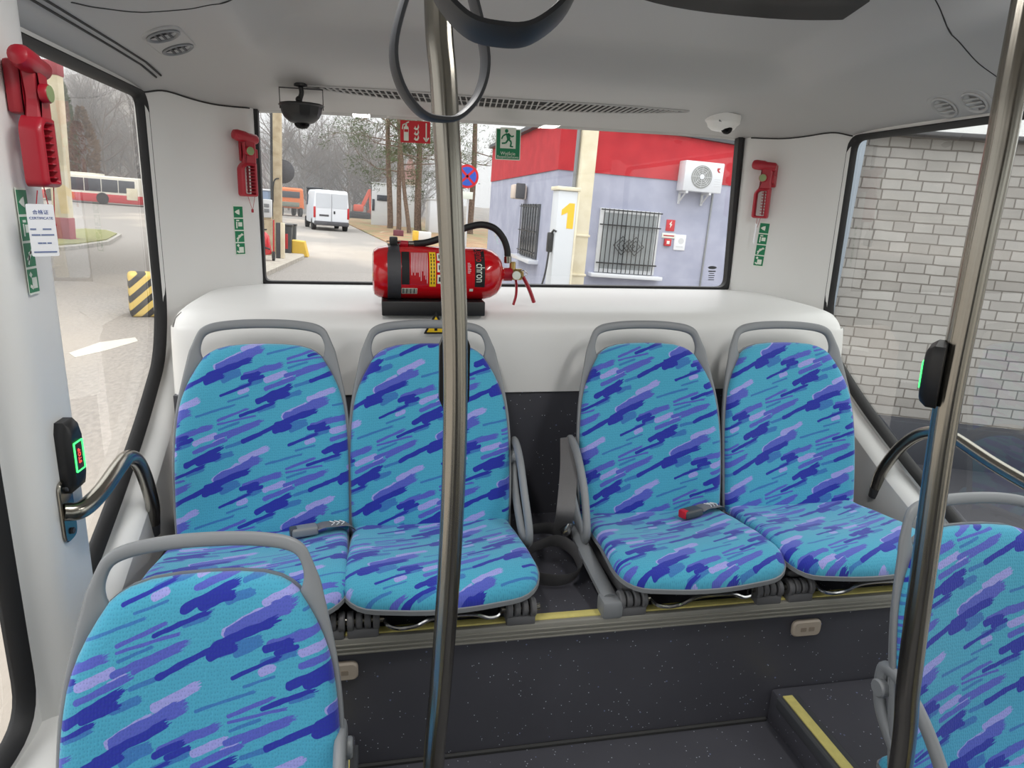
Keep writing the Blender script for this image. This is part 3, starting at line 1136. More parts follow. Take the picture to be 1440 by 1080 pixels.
def add_armrest(root, s, dz=0.0, dx=0.0):
    bm = new_bm()
    x = s * (0.225 - dx)
    pts = [(x, 0.045, 0.285), (x, 0.0, 0.290), (x, -0.055, 0.262), (x, -0.115, 0.205), (x + s * .004, -0.165, 0.135), (x + s * .004, -0.165, 0.098), (x, -0.125, 0.085), (x, -0.065, 0.115), (x, 0.0, 0.165), (x, 0.04, 0.215)]
    pts = [(a, b, c - dz) for a, b, c in pts]
    tube(bm, catmull(pts, 6, True), 0.012, 10, closed=True, flat=(0.010, 0.014), up=(1, 0, 0))
    a = finish('armrest', bm, GREYP, root, angle=70)
    bm = new_bm()
    cyl(bm, (s * 0.205, 0.035, 0.25 - dz), (s * (0.243 - dx), 0.035, 0.25 - dz), 0.018, 16, 0.003)
    finish('armrest_pivot', bm, GREYP, a)


SEAT_Y = 1.675
seat_specs = [
    ((-0.286, SEAT_Y, POD), 'blue brush-stroke seat at the left end of the rear row', 'rear', (0.0, 0.0), 0),
    ((0.130, SEAT_Y, POD), 'blue rear-row seat below the fire extinguisher, second from left', 'rear', (0.52, 0.23), 1),
    ((0.737, SEAT_Y, POD), 'blue rear-row seat with red buckle and armrest, right of the gap', 'rear', (1.13, 0.61), -1),
    ((1.165, SEAT_Y, POD), 'blue brush-stroke seat at the right end of the rear row', 'rear', (1.77, 1.05), 0),
    ((-0.2755, 0.945, PLAT + 0.018), 'large near blue seat at the lower left with grey handle frame', 'near', (2.31, 1.42), 1),
    ((1.165, 0.945, PLAT + 0.018), 'near blue seat at the right edge behind the right pole', 'near', (2.9, 1.93), -1),
]
for loc, lab, row, uvo, arm in seat_specs:
    sroot = make_seat(uvo)
    sroot['label'] = lab
    sroot['group'] = 'blue fabric seats of the rear row' if row == 'rear' else 'blue fabric seats nearer the camera'
    if arm == -1 and row == 'rear':
        bm = new_bm()
        tube(bm, [(-0.232, -0.06, 0.085), (-0.230, -0.20, 0.062), (-0.222, -0.345, 0.036)], 0.018, 10, flat=(0.016, 0.019), up=(0, 0, 1))
        box(bm, (-0.222, -0.35, 0.022), (0.05, 0.05, 0.044), 0.008)
        finish('side_rail', bm, GREYP, sroot)
    if arm: add_armrest(sroot, arm, 0.0, 0.02 if row == 'near' else 0.0)
    place(sroot, loc)

# ------------------------------------------------------------------ seat belts
def buckle(seat_loc, x, y, ang, label, red):
    z = cushion_fn(x, y, 0.031).z + 0.004
    slope = (cushion_fn(x, y + 0.02, 0.03).z - cushion_fn(x, y - 0.02, 0.03).z) / 0.04
    t = thing('seat_belt_buckle', label, 'seat belt buckle', Vector(seat_loc) + Vector((x, y, z)), (math.atan(slope), 0, ang), 'seat belt buckles on the rear row')
    bm = new_bm(); box(bm, (-0.035, 0, 0.011), (0.062, 0.036, 0.022), 0.006, 3); finish('buckle_body', bm, GREYD if red else GREYP, t)
    bm = new_bm(); box(bm, (-0.061, 0, 0.012), (0.018, 0.026, 0.0225), 0.004); finish('press_button', bm, SIGNR if red else GREYD, t)
    bm = new_bm()
    pts = catmull([(-0.006, 0, 0.014), (0.012, 0, 0.018), (0.035, 0, 0.016), (0.065, 0.002, 0.012), (0.082, 0.006, -0.004)], 5)
    tube(bm, pts, 0.01, 8, flat=(0.0022, 0.021), up=(0, 0, 1))
    w = finish('webbing', bm, WEBG, t)
    bm = new_bm()
    for k in range(3):
        q = 0.028 + k * 0.012
        tube(bm, [(q, -0.014, 0.0195 - k * .001), (q + 0.01, 0.0, 0.019 - k * .001), (q, 0.014, 0.0195 - k * .001)], 0.0012, 5)
    finish('stitching', bm, PAPER, w)


buckle(seat_specs[0][0], 0.135, -0.075, math.radians(14), 'grey seat belt buckle lying on the leftmost rear seat', False)
buckle(seat_specs[2][0], 0.120, -0.085, math.radians(20), 'seat belt buckle with red button beside the right rear seats', True)

# loose black belt coiled between the two pairs of seats
t = thing('seat_belt', 'loose black seat belt looped on the floor between the rear seat pairs', 'seat belt', (0.42, 1.555, POD))
bm = new_bm()
pts = catmull([(0.085, 0.15, 0.30), (0.064, 0.06, 0.24), (0.035, -0.03, 0.17), (0.042, 0.01, 0.10), (0.06, 0.03, 0.045)], 8)
tube(bm, pts, 0.02, 8, flat=(0.002, 0.023), up=(0.3, 1, 0.2))
finish('hanging_strap', bm, BELT, t)
bm = new_bm()
pts = catmull([(0.06, 0.03, 0.045), (0.03, 0.06, 0.075), (-0.05, 0.04, 0.08), (-0.10, 0.0, 0.045), (-0.085, -0.07, 0.028), (0.0, -0.115, 0.026), (0.06, -0.095, 0.035), (0.065, -0.03, 0.055), (0.02, 0.0, 0.072), (-0.06, -0.02, 0.06)], 8)
tube(bm, pts, 0.02, 8, flat=(0.024, 0.002), up=(0.1, -0.5, 1))
finish('coiled_strap', bm, BELT, t)
bm = new_bm(); box(bm, (0.05, 0.0, 0.11), (0.02, 0.035, 0.045), 0.006, M=Matrix.Rotation(0.4, 4, 'Y'))
finish('tongue_plate', bm, CHROME, t)

# ------------------------------------------------------------------ sockets on the riser
def usb(x, z, label):
    t = thing('usb_socket', label, 'socket', (x, STEP_Y, z), group='usb sockets on the podium riser')
    bm = new_bm(); prism(bm, rrect(0.078, 0.044, 0.016, 6), 0.014, M_of((1, 0, 0), (0, 0, 1), (0, -1, 0)), 0.004); finish('socket_housing', bm, BEIGE, t)
    for q in (-0.011, 0.011):
        bm = new_bm(); prism(bm, rrect(0.015, 0.011, 0.002), 0.0012, M_of((1, 0, 0), (0, 0, 1), (0, -1, 0), (q, -0.0135, -0.001)))
        c = finish('port_cover', bm, mat('beige_port', srgb(140, 128, 114), 0.5), t)


for (px, py), lab in (((1131, 880), 'beige twin socket on the riser near the right seat'), ((478, 941), 'beige twin socket on the riser half behind the near left seat')):
    p = atY(px, py, STEP_Y)
    usb(p.x, p.z, lab)

# ------------------------------------------------------------------ stainless poles
def pole(name, pts, r, label):
    t = thing(name, label, 'grab pole', (pts[-1][0], pts[-1][1], FLOOR))
    o = Vector((pts[-1][0], pts[-1][1], FLOOR))
    bm = new_bm(); tube(bm, [Vector(p) - o for p in catmull(pts, 10)], r, 96, flute=14); finish('tube', bm, STEEL, t)
    bm = new_bm(); lathe(bm, [(0.045, 0.0), (0.045, 0.006), (0.03, 0.012), (r + 0.002, 0.03)], Matrix(), 24); finish('floor_flange', bm, STEEL, t)
    return t, o


def zpt(px, py, y):
    return atY(px, py, y)


pc = [zpt(612, -160, 0.95), zpt(616, 0, 0.95), zpt(624, 120, 0.95), zpt(633, 290, 0.95), zpt(640, 480, 0.95), zpt(639, 640, 0.95), zpt(631, 810, 0.95), zpt(620, 960, 0.95), zpt(610, 1075, 0.95)]
pc.append(Vector((pc[-1].x - 0.012, 0.95, FLOOR + 0.0)))
pc[0].z = ceil_z(pc[0].x, 0.95)
cp, cpo = pole('grab_pole', pc, 0.0178, 'tall steel grab pole left of centre in front of the extinguisher')
pr = [zpt(1455, -60, 0.75), zpt(1428, 90, 0.75), zpt(1404, 220, 0.75), zpt(1366, 400, 0.75), zpt(1329, 590, 0.75), zpt(1299, 800, 0.75), zpt(1278, 960, 0.75), zpt(1267, 1075, 0.75)]
pr.append(Vector((pr[-1].x + 0.02, 0.75, FLOOR)))
pr[0].z = ceil_z(pr[0].x, 0.75)
rp, rpo = pole('grab_pole', pr, 0.0165, 'tall steel grab pole at the right in front of the near seat')

# ------------------------------------------------------------------ stop button boxes
def stop_box(loc, rotz, label, lean=0.0, lit=True, dims=(0.05, 0.028, 0.135)):
    t = thing('stop_button', label, 'stop button', loc, (0, lean, rotz), 'stop buttons')
    bm = new_bm()
    w, d, h = dims
    pl = [(-w / 2, -h * 0.36), (-w * 0.36, -h / 2), (w * 0.36, -h / 2), (w / 2, -h * 0.36), (w / 2, h * 0.36), (w * 0.36, h / 2), (-w * 0.36, h / 2), (-w / 2, h * 0.36)]
    loops = []
    M = M_of((1, 0, 0), (0, 0, 1), (0, -1, 0))
    for z_, k in ((0, 1.0), (d * 0.55, 1.0), (d * 0.9, 0.86), (d, 0.74)):
        loops.append([M @ Vector((x * k, y * k, z_)) for x, y in pl])
    loft(bm, loops, True, True)
    finish('housing', bm, BLACK, t, angle=30)
    fw = w * 0.60
    bm = new_bm()
    z_ = d + 0.001
    for (cx_, cy_, sx, sy) in ((0, h * 0.2, fw, 0.0022), (0, -h * 0.2, fw, 0.0022), (-fw / 2, 0, 0.0022, h * 0.4), (fw / 2, 0, 0.0022, h * 0.4)):
        box(bm, (cx_, -z_, cy_), (sx, 0.002, sy))
    f = finish('light_ring', bm, LEDG, t)
    bm = new_bm(); box(bm, (0, -d - 0.0004, 0), (fw - 0.006, 0.0012, h * 0.38)); finish('push_plate', bm, mat('stop_plate', srgb(70, 16, 18), 0.4), t)
    text_mesh('stop_word', 'STOP', 0.012, LEDR, t, M @ Matrix.Translation((0, 0, d + 0.0012)) @ Matrix.Rotation(PI / 2, 4, 'Z'))
    return t


lp_ = atX(66, 655, -0.575)
stop_box((XL + 0.050, 1.305, lp_.z), math.radians(86), 'black stop button with green glowing ring on the left pillar')
p = zpt(641, 528, 0.95)
stop_box((p.x, 0.95 + 0.014, p.z), PI, 'black box behind the centre pole showing only its dark edges', dims=(0.044, 0.03, 0.112))
p = zpt(1337, 527, 0.75)
stop_box((p.x - 0.012, 0.75, p.z), math.radians(-140), 'black stop box with a green edge on the right pole', lean=0.16, dims=(0.045, 0.022, 0.085))

# ------------------------------------------------------------------ curved rails by the windows
def side_rail(s, X0, label):
    o = Vector((X0 + s * 0.052, 1.285 if s > 0 else 0.46, -0.565))
    t = thing('grab_rail', label, 'grab rail', o, group='curved grab rails below the side windows')
    ya = 1.285 if s > 0 else 0.46
    P = [(X0 + s * 0.055, ya - 0.017, -0.562), (X0 + s * 0.078, ya, -0.566), (X0 + s * 0.092, ya + 0.055, -0.556)] + ([] if s > 0 else [(X0 + s * 0.094, 0.9, -0.60), (X0 + s * 0.095, 1.25, -0.572)]) + [ (X0 + s * 0.095, 1.43, -0.541), (X0 + s * 0.092, 1.49, -0.543), (X0 + s * 0.085, 1.56, -0.575), (X0 + s * 0.075, 1.63, -0.64), (X0 + s * 0.066, 1.69, -0.735), (X0 + s * 0.055, 1.715, -0.80)]
    bm = new_bm()
    tube(bm, [Vector(p) - o for p in catmull(P, 8)], 0.0165, 18)
    finish('tube', bm, STEEL, t)
    bm = new_bm()
    tube(bm, [Vector(p) - o for p in ((X0 + s * 0.055, 1.715, -0.80), (X0 + s * 0.05, 1.722, -0.832))], 0.0168, 14)
    finish('end_cap', bm, GREYD, t)
    bm = new_bm()
    prism(bm, rrect(0.05, 0.12, 0.02, 6), 0.007, M_of((0, s, 0), (0, 0, 1), (s, 0, 0), (-0.002 * s, 0.0, 0.0)), 0.002)
    finish('mounting_plate', bm, STEEL, t)
    for q in (-0.042, 0.042):
        bm = new_bm(); lathe(bm, [(0.006, 0.004), (0.006, 0.009), (0.003, 0.0105), (0, 0.0105)], axis_M((0, 0, q), (s, 0, 0)), 12)
        finish('screw', bm, GREYD, t)


side_rail(1, XL, 'curved steel grab rail below the left window')
side_rail(-1, XR, 'curved steel grab rail below the right window')

# ------------------------------------------------------------------ hanging straps
def strap_loop(c, w, h, r_w, label, rot=(0, 0, 0), top=0.2):
    t = thing('hanging_strap', label, 'hand strap', c, rot, 'grey hand straps hanging from the ceiling rail')
    pts = [(0.0, 0, h * 0.62), (-w * 0.18, 0, h * 0.50), (-w * 0.36, 0, h * 0.22), (-w / 2, 0, -h * 0.10), (-w * 0.43, 0, -h * 0.32), (-w * 0.22, 0, -h * 0.47), (0, 0, -h * 0.5), (w * 0.22, 0, -h * 0.47), (w * 0.43, 0, -h * 0.32), (w / 2, 0, -h * 0.10), (w * 0.36, 0, h * 0.22), (w * 0.18, 0, h * 0.50)]
    bm = new_bm()
    P = catmull(pts, 6, True)
    # ribbon: broad across the bus length, thin in the loop's plane
    n_ = len(P)
    loops = []
    for i in range(n_):
        tg = (P[(i + 1) % n_] - P[i - 1]).normalized()
        nn = Vector((tg.z, 0, -tg.x))
        ring = []
        for k in range(10):
            a = 2 * PI * k / 10
            ca, sa = math.cos(a), math.sin(a)
            ring.append(P[i] + nn * (0.0032 * math.copysign(abs(ca) ** .6, ca)) + Vector((0, 1, 0)) * (r_w * math.copysign(abs(sa) ** .6, sa)))
        loops.append(ring)
    loops.append(loops[0])
    loft(bm, loops, True)
    bmesh.ops.remove_doubles(bm, verts=bm.verts, dist=1e-6)
    finish('loop', bm, mat('strap_grey', srgb(50, 52, 56), 0.5), t, angle=60)
    bm = new_bm()
    box(bm, (0, 0, h * 0.62 + top / 2), (0.004, 0.024, top), 0.0015)
    finish('strap', bm, WEB, t)
    return t


c1 = atY(620, 50, 0.74)
strap_loop((c1.x, c1.y, c1.z), 0.095, 0.155, 0.011, 'grey oval hand strap hanging in front of the centre pole', (0, 0.0, 0.22), top=0.12)
c2 = atY(712, -110, 0.50)
strap_loop((c2.x, c2.y, c2.z), 0.100, 0.150, 0.014, 'larger nearer hand strap cut off by the top edge', (-0.28, 0.06, -0.1), top=0.06)
# the rail they hang from, above the frame
t = thing('ceiling_rail', 'steel ceiling rail carrying the hand straps above the picture', 'grab rail', (c1.x, 0, 0))
bm = new_bm(); cyl(bm, (0, -1.0, 0.375), (0.0, 0.93, 0.375), 0.017, 16); finish('tube', bm, STEEL, t)
bm = new_bm(); cyl(bm, (0, -0.5, 0.375), (0, -0.5, 0.53), 0.012, 12); cyl(bm, (0, 0.6, 0.375), (0, 0.6, 0.52), 0.012, 12); finish('bracket', bm, STEEL, t)

# ------------------------------------------------------------------ emergency hammers and their stickers
def corner_hit(side, px, py):
    s = 1 if side == 'left' else -1
    X0 = XL if side == 'left' else XR
    cor = [(X0, 2.155), (X0 + s * 0.035, 2.20), (X0 + s * 0.085, 2.265), (X0 + s * 0.15, 2.325), (X0 + s * 0.20, 2.37), (X0 + s * 0.238, 2.405), (X0 + s * 0.246, 2.46)]
    cor = [Vector((p.x, p.y)) for p in catmull([(a, b, 0) for a, b in cor], 5)]
    r = ray(px, py)
    d = Vector((r.x, r.y))
    for a, b in zip(cor[:-1], cor[1:]):
        # cross products on both sides of the line of sight
        ca, cb = d.x * a.y - d.y * a.x, d.x * b.y - d.y * b.x
        if ca * cb <= 0:
            q = a.lerp(b, ca / (ca - cb))
            tg = (b - a).normalized() * s          # to the right when facing the panel
            return Vector((q.x, q.y, r.z * (q.y / r.y))), Vector((tg.x, tg.y, 0)), Vector((tg.y, -tg.x, 0))
    raise ValueError('no hit')


def hammer_parts(root):
    bm = new_bm()
    box(bm, (0.012, -0.014, 0.045), (0.05, 0.028, 0.085), 0.006)
    box(bm, (0.004, -0.026, 0.062), (0.03, 0.03, 0.03), 0.005)
    box(bm, (0.030, -0.030, 0.030), (0.012, 0.03, 0.03), 0.003)
    finish('wall_holder', bm, RED, root)
    bm = new_bm()
    lathe(bm, [(0.008, 0), (0.015, 0.004), (0.0185, 0.014), (0.0185, 0.045), (0.016, 0.055), (0.0165, 0.085), (0.012, 0.092)], axis_M((-0.054, -0.042, 0.088), (1, 0, -0.14)), 18)
    prism(bm, round_poly([(-0.020, 0.09), (0.026, 0.085), (0.026, 0.0), (0.022, -0.012), (-0.022, -0.012), (-0.012, 0.03)], 0.006, 3), 0.026, M_of((1, 0, 0), (0, 0, 1), (0, -1, 0), (0, -0.026, 0)), 0.005)
    finish('hammer_head', bm, RED, root)
    bm = new_bm()
    out = round_poly([(-0.034, -0.018), (-0.018, 0.0), (0.026, 0.0), (0.026, -0.115), (-0.034, -0.115)], [0.012, 0.006, 0.006, 0.008, 0.012], 5)
    inn = round_poly([(-0.022, -0.020), (-0.012, -0.012), (0.014, -0.012), (0.014, -0.106), (-0.022, -0.106)], [0.008, 0.004, 0.004, 0.004, 0.006], 5)
    M = M_of((1, 0, 0), (0, 0, 1), (0, -1, 0), (0, -0.022, 0))
    lp = []
    for pl, z in ((inn, 0.003), (out, 0.0), (out, 0.024), (offset_loop(out, -0.0012), 0.029), (offset_loop(out, -0.0045), 0.033), (offset_loop(inn, 0.003), 0.034), (inn, 0.031), (inn, 0.003)):
        lp.append([M @ Vector((x, y, z)) for x, y in pl])
    loft(bm, lp)
    finish('handle', bm, RED, root, angle=50)
    bm = new_bm()
    for k in range(8):
        box(bm, (0.006, -0.040, -0.020 - 0.0112 * k), (0.018, 0.028, 0.0028), 0.0008)
    box(bm, (0.002, -0.028, -0.058), (0.004, 0.010, 0.09), 0.001)
    finish('teeth', bm, RED, root)
    bm = new_bm(); lathe(bm, [(0.0155, 0), (0.0155, 0.010), (0.014, 0.012)], axis_M((-0.004, -0.052, 0.036), (0, -1, 0)), 20); b_ = finish('button_rim', bm, RED, root)
    bm = new_bm(); lathe(bm, [(0.0135, 0), (0.0135, 0.0135), (0.0, 0.0145)], axis_M((-0.004, -0.052, 0.036), (0, -1, 0)), 20); finish('glow_button', bm, BUTTON, b_)


def wall_frame(p, rt, nin):
    """local x to the right on the wall, local -y into the cabin, z up"""
    return M_of(rt, -Vector(nin), (0, 0, 1), p)


def hammer(p, rt, nin, label, sc=1.0, cord=None):
    t = thing('emergency_hammer', label, 'emergency hammer', group='red emergency hammers', mw=wall_frame(p, rt, nin) @ Matrix.Scale(sc, 4))
    hammer_parts(t)
    bm = new_bm()
    if cord == 'loop':
        tube(bm, catmull([(-0.026, -0.045, -0.114), (-0.016, -0.045, -0.15), (-0.004, -0.045, -0.176), (0.004, -0.045, -0.15), (0.012, -0.045, -0.114)], 5), 0.0009, 5)
        sphere(bm, (-0.004, -0.045, -0.178), 0.004, 8)
        finish('cord', bm, RED, t)
    elif cord == 'seal':
        tube(bm, catmull([(-0.012, -0.045, -0.114), (-0.004, -0.045, -0.14), (0.002, -0.045, -0.158), (0.008, -0.045, -0.14), (0.014, -0.045, -0.114)], 5), 0.0008, 5)
        finish('cord', bm, RED, t)
        bm = new_bm(); box(bm, (0.002, -0.045, -0.163), (0.009, 0.004, 0.012), 0.002); finish('seal', bm, RED, t)
    else:
        tube(bm, [(0.002, -0.045, -0.112), (-0.006, -0.05, -0.15)], 0.0008, 5)
        finish('cord', bm, RED, t)
    return t


def sticker_strip(p, rt, nin, label, w=0.032, h=0.155, lean=0.0):
    M = wall_frame(p, rt, nin) @ Matrix.Rotation(lean, 4, 'Y')
    t = thing('instruction_sticker', label, 'sticker', group='green pictogram stickers', mw=M)
    F = M_of((1, 0, 0), (0, 0, 1), (0, -1, 0))
    bm = new_bm(); prism(bm, rrect(w, h, 0.002), 0.0012, F); finish('backing', bm, SIGNW, t)
    sq = (h - 0.003) / 4
    for k in range(4):
        z = h / 2 - sq * (k + 0.5) - 0.0015
        bm = new_bm(); box(bm, (0, -0.0014, z), (w - 0.001, 0.0006, sq - 0.004)); pn = finish('panel', bm, GREEN, t)
        bm = new_bm()
        y = -0.0019
        if k == 0:
            prism(bm, [(0.009 * math.cos(a * PI / 3) * (1.2 if a % 2 else 0.7), 0.009 * math.sin(a * PI / 3) * (1.1 if a % 2 else 0.7)) for a in range(6)], 0.0005, M_of((1, 0, 0), (0, 0, 1), (0, -1, 0), (-0.002, y, z)))
        elif k == 1:
            for c_, s_ in (((0.004, z), (0.014, 0.013)), ((-0.008, z - 0.002), (0.004, 0.02)), ((-0.004, z + 0.012), (0.010, 0.004))):
                box(bm, (c_[0], y, c_[1]), (s_[0], 0.0005, s_[1]))
        elif k == 2:
            box(bm, (0, y, z), (0.026, 0.0005, 0.006), M=Matrix.Rotation(-0.7, 4, 'Y'))
            box(bm, (-0.006, y, z - 0.008), (0.004, 0.0005, 0.016), M=Matrix.Rotation(0.3, 4, 'Y'))
            box(bm, (0.004, y, z + 0.004), (0.018, 0.0005, 0.004), M=Matrix.Rotation(-0.2, 4, 'Y'))
        else:
            box(bm, (0.003, y, z - 0.004), (0.016, 0.0005, 0.018))
            box(bm, (-0.007, y, z + 0.010), (0.007, 0.0005, 0.007), M=Matrix.Rotation(0.78, 4, 'Y'))
            box(bm, (-0.008, y, z - 0.010), (0.010, 0.0005, 0.005), M=Matrix.Rotation(0.5, 4, 'Y'))
        finish('pictogram', bm, SIGNW, pn)
    return t


p, rt, ni = corner_hit('left', 341, 234)
hammer(p + Vector((0, 0, 0.012)), rt, ni, 'red emergency hammer left of the rear window with hanging seal', 0.90, 'seal')
p, rt, ni = corner_hit('left', 336, 324)
sticker_strip(p + ni * 0.001, rt, ni, 'green pictogram sticker below the hammer left of the rear window')
p, rt, ni = corner_hit('right', 1077, 268)
hammer(p + Vector((0, 0, 0.008)), rt, ni, 'red emergency hammer right of the rear window', 0.92, 'card')
p, rt, ni = corner_hit('right', 1071, 344)
sticker_strip(p + ni * 0.001, rt, ni, 'green pictogram sticker below the hammer right of the rear window', 0.034, 0.16, 0.05)
t = thing('hanging_card', 'thin white card hanging over the right green sticker', 'tag', mw=wall_frame(p + ni * 0.05 + Vector((0, 0, 0.04)) - rt * 0.018, (rt * 0.35 + ni * 0.94), (ni * 0.35 - rt * 0.94)) @ Matrix.Rotation(0.2, 4, 'Y'))
bm = new_bm(); box(bm, (0, 0, 0), (0.035, 0.0012, 0.07)); finish('card', bm, PAPER, t)
bm = new_bm(); tube(bm, [(0, 0, 0.033), (0.0, 0, 0.06)], 0.0007, 5); finish('cord', bm, RED, t)

# left pillar: the biggest hammer, its certificate tag and sticker
PXF = XL + 0.052
p = atX(56, 160, PXF)
hammer((PXF, p.y - 0.10, p.z * (p.y - 0.10) / p.y - 0.004), (0, 1, 0), (1, 0, 0), 'large red emergency hammer on the near left pillar', 0.95, 'loop')
p = atX(37, 340, PXF)
sticker_strip(Vector((PXF + 0.001, p.y, p.z)), Vector((0, 1, 0)), Vector((1, 0, 0)), 'green pictogram sticker on the near left pillar', 0.034, 0.172)
p = atX(60, 324, PXF + 0.04)
M = M_of(Vector((0.80, 0.6, 0)), Vector((-0.6, 0.80, 0)), (0, 0, 1), p)
t = thing('certificate_tag', 'white certificate card hanging below the big left hammer', 'tag', mw=M)
bm = new_bm(); prism(bm, rrect(0.038, 0.082, 0.003), 0.001, M_of((1, 0, 0), (0, 0, 1), (0, -1, 0))); finish('card', bm, PAPER, t)
F = M_of((1, 0, 0), (0, 0, 1), (0, -1, 0), (0, -0.0012, 0))
text_mesh('heading', '合格证', 0.0075, INK, t, F @ Matrix.Translation((0, 0.028, 0)), ext=0.0003)
text_mesh('title', 'CERTIFICATE', 0.0056, INK, t, F @ Matrix.Translation((0, 0.019, 0)), ext=0.0003)
bm = new_bm()
for z_, segs in ((0.002, ((-0.013, 0.008), (0.006, 0.012))), (-0.007, ((-0.010, 0.012), (0.006, 0.018))), (-0.020, ((-0.006, 0.006), (0.0, 0.005), (0.007, 0.006))), (-0.034, ((0.0, 0.032),))):
    for cx_, w_ in segs:
        box(bm, (cx_, -0.0013, z_), (w_, 0.0004, 0.0024))
finish('small_print', bm, mat('faint_print', srgb(110, 124, 160), 0.7), t)
bm = new_bm(); tube(bm, [(-0.004, 0, 0.040), (0.0, 0, 0.062)], 0.0008, 5); finish('cord', bm, RED, t)

# ------------------------------------------------------------------ rear window signs and mark
FW = M_of((1, 0, 0), (0, 0, 1), (0, -1, 0))


def sign_on_glass(px0, py0, px1, py1, name, label):
    a, b = atY((px0 + px1) / 2, py0, 2.432), atY((px0 + px1) / 2, py1, 2.432)
    l_, r_ = atY(px0, (py0 + py1) / 2, 2.432), atY(px1, (py0 + py1) / 2, 2.432)
    w, h = r_.x - l_.x, a.z - b.z
    c = ((l_.x + r_.x) / 2, 2.434, (a.z + b.z) / 2)
    return thing(name, label, 'sign', c), w, h


t, w, h = sign_on_glass(697, 181, 732, 225, 'emergency_exit_sign', 'green running man exit sign stuck on the rear window')
bm = new_bm(); prism(bm, rrect(w, h, 0.003), 0.002, FW); finish('plate', bm, SIGNW, t)
bm = new_bm(); prism(bm, rrect(w - 0.006, h - 0.006, 0.002), 0.0008, FW @ Matrix.Translation((0, 0, 0.002))); finish('green_field', bm, GREEN, t)
F = FW @ Matrix.Translation((0, h * 0.16, 0.003))
u = w / 100.0
bm = new_bm()
prism(bm, [(-32 * u, -34 * u), (-32 * u, 44 * u), (30 * u, 44 * u), (30 * u, -34 * u)], 0.0004, F); finish('doorway', bm, SIGNW, t)
bm = new_bm()
F2 = F @ Matrix.Translation((0, 0, 0.0006))
prism(bm, [(-8 * u + 7 * u * math.cos(a * PI / 8), 31 * u + 7 * u * math.sin(a * PI / 8)) for a in range(16)], 0.0004, F2)


def limb(p, q, wd):
    p, q = Vector(p) * u, Vector(q) * u
    d = (q - p).normalized(); nn = Vector((-d.y, d.x)) * (wd * u / 2)
    prism(bm, [tuple(p - nn), tuple(q - nn), tuple(q + nn), tuple(p + nn)], 0.0004, F2)


for a_, b_, wd in (((-4, 22), (2, 0), 14), ((-6, 21), (-22, 12), 5.5), ((-22, 12), (-27, 0), 5.5), ((0, 21), (12, 10), 5.5), ((12, 10), (22, 14), 5.5), ((1, 1), (12, -10), 7), ((12, -10), (9, -28), 6.5), ((9, -26), (20, -27), 5), ((0, 0), (-10, -14), 7), ((-10, -14), (-26, -16), 6)):
    limb(a_, b_, wd)
finish('running_man', bm, GREEN, t)
text_mesh('sign_text', 'Wyjście', w * 0.18, SIGNW, t, FW @ Matrix.Translation((0, -h * 0.295, 0.003)), ext=0.0003)
text_mesh('sign_text', 'Bezpieczeństwa', w * 0.135, SIGNW, t, FW @ Matrix.Translation((0, -h * 0.405, 0.003)), ext=0.0003)

t, w, h = sign_on_glass(563, 170, 605, 201, 'fire_extinguisher_sign', 'red sign with extinguisher, flame and arrow on the rear window')
bm = new_bm(); prism(bm, rrect(w, h, 0.002), 0.002, FW); finish('plate', bm, SIGNR, t)
F2 = FW @ Matrix.Translation((0, 0, 0.0022)); u = h / 100.0
bm = new_bm()
prism(bm, round_poly([(-55 * u, -42 * u), (-32 * u, -42 * u), (-32 * u, 18 * u), (-39 * u, 26 * u), (-48 * u, 26 * u), (-55 * u, 18 * u)], 3 * u, 3), 0.0004, F2)
limb((-44, 26), (-44, 38), 8); limb((-44, 36), (-58, 30), 5); limb((-58, 31), (-62, 10), 5); limb((-44, 38), (-30, 44), 5)
finish('extinguisher_symbol', bm, SIGNW, t)
bm = new_bm(); prism(bm, [(-53 * u, -2 * u), (-34 * u, -2 * u), (-34 * u, 10 * u), (-53 * u, 10 * u)], 0.0004, F2 @ Matrix.Translation((0, 0, 0.0005))); finish('symbol_band', bm, SIGNR, t)
bm = new_bm()
for k in range(3):
    o_ = -40 + 24 * k
    prism(bm, [((-8 + x) * u, (o_ + y) * u) for x, y in ((0, 8), (10, 0), (20, 2), (26, 14), (22, 28), (18, 12), (10, 8), (8, 20), (4, 10))], 0.0004, F2)
finish('flame_symbol', bm, SIGNW, t)
bm = new_bm(); limb((52, 42), (52, -38), 6); limb((52, -42), (40, -24), 6); limb((52, -42), (64, -24), 6); finish('arrow_symbol', bm, SIGNW, t)

# printed glass mark low in the right corner of the rear window
p = atY(1001, 383, 2.434)
t = thing('glass_mark', 'tiny black printed mark low in the right corner of the rear window', 'mark', p)
bm = new_bm()
prism(bm, [(0.018 * math.cos(a * PI / 8), 0.018 + 0.006 * math.sin(a * PI / 8)) for a in range(16)], 0.0005, FW)
for k, w_ in enumerate((0.030, 0.020, 0.026, 0.022, 0.024)):
    box(bm, (0, -0.0004, 0.004 - 0.008 * k), (w_, 0.0006, 0.003 if k else 0.005))
finish('print', bm, GREYD, t)

# ------------------------------------------------------------------ cameras under the ceiling
def hang(px, py, y):
    p = atY(px, py, y); return Vector((p.x, y, ceil_z(p.x, y)))


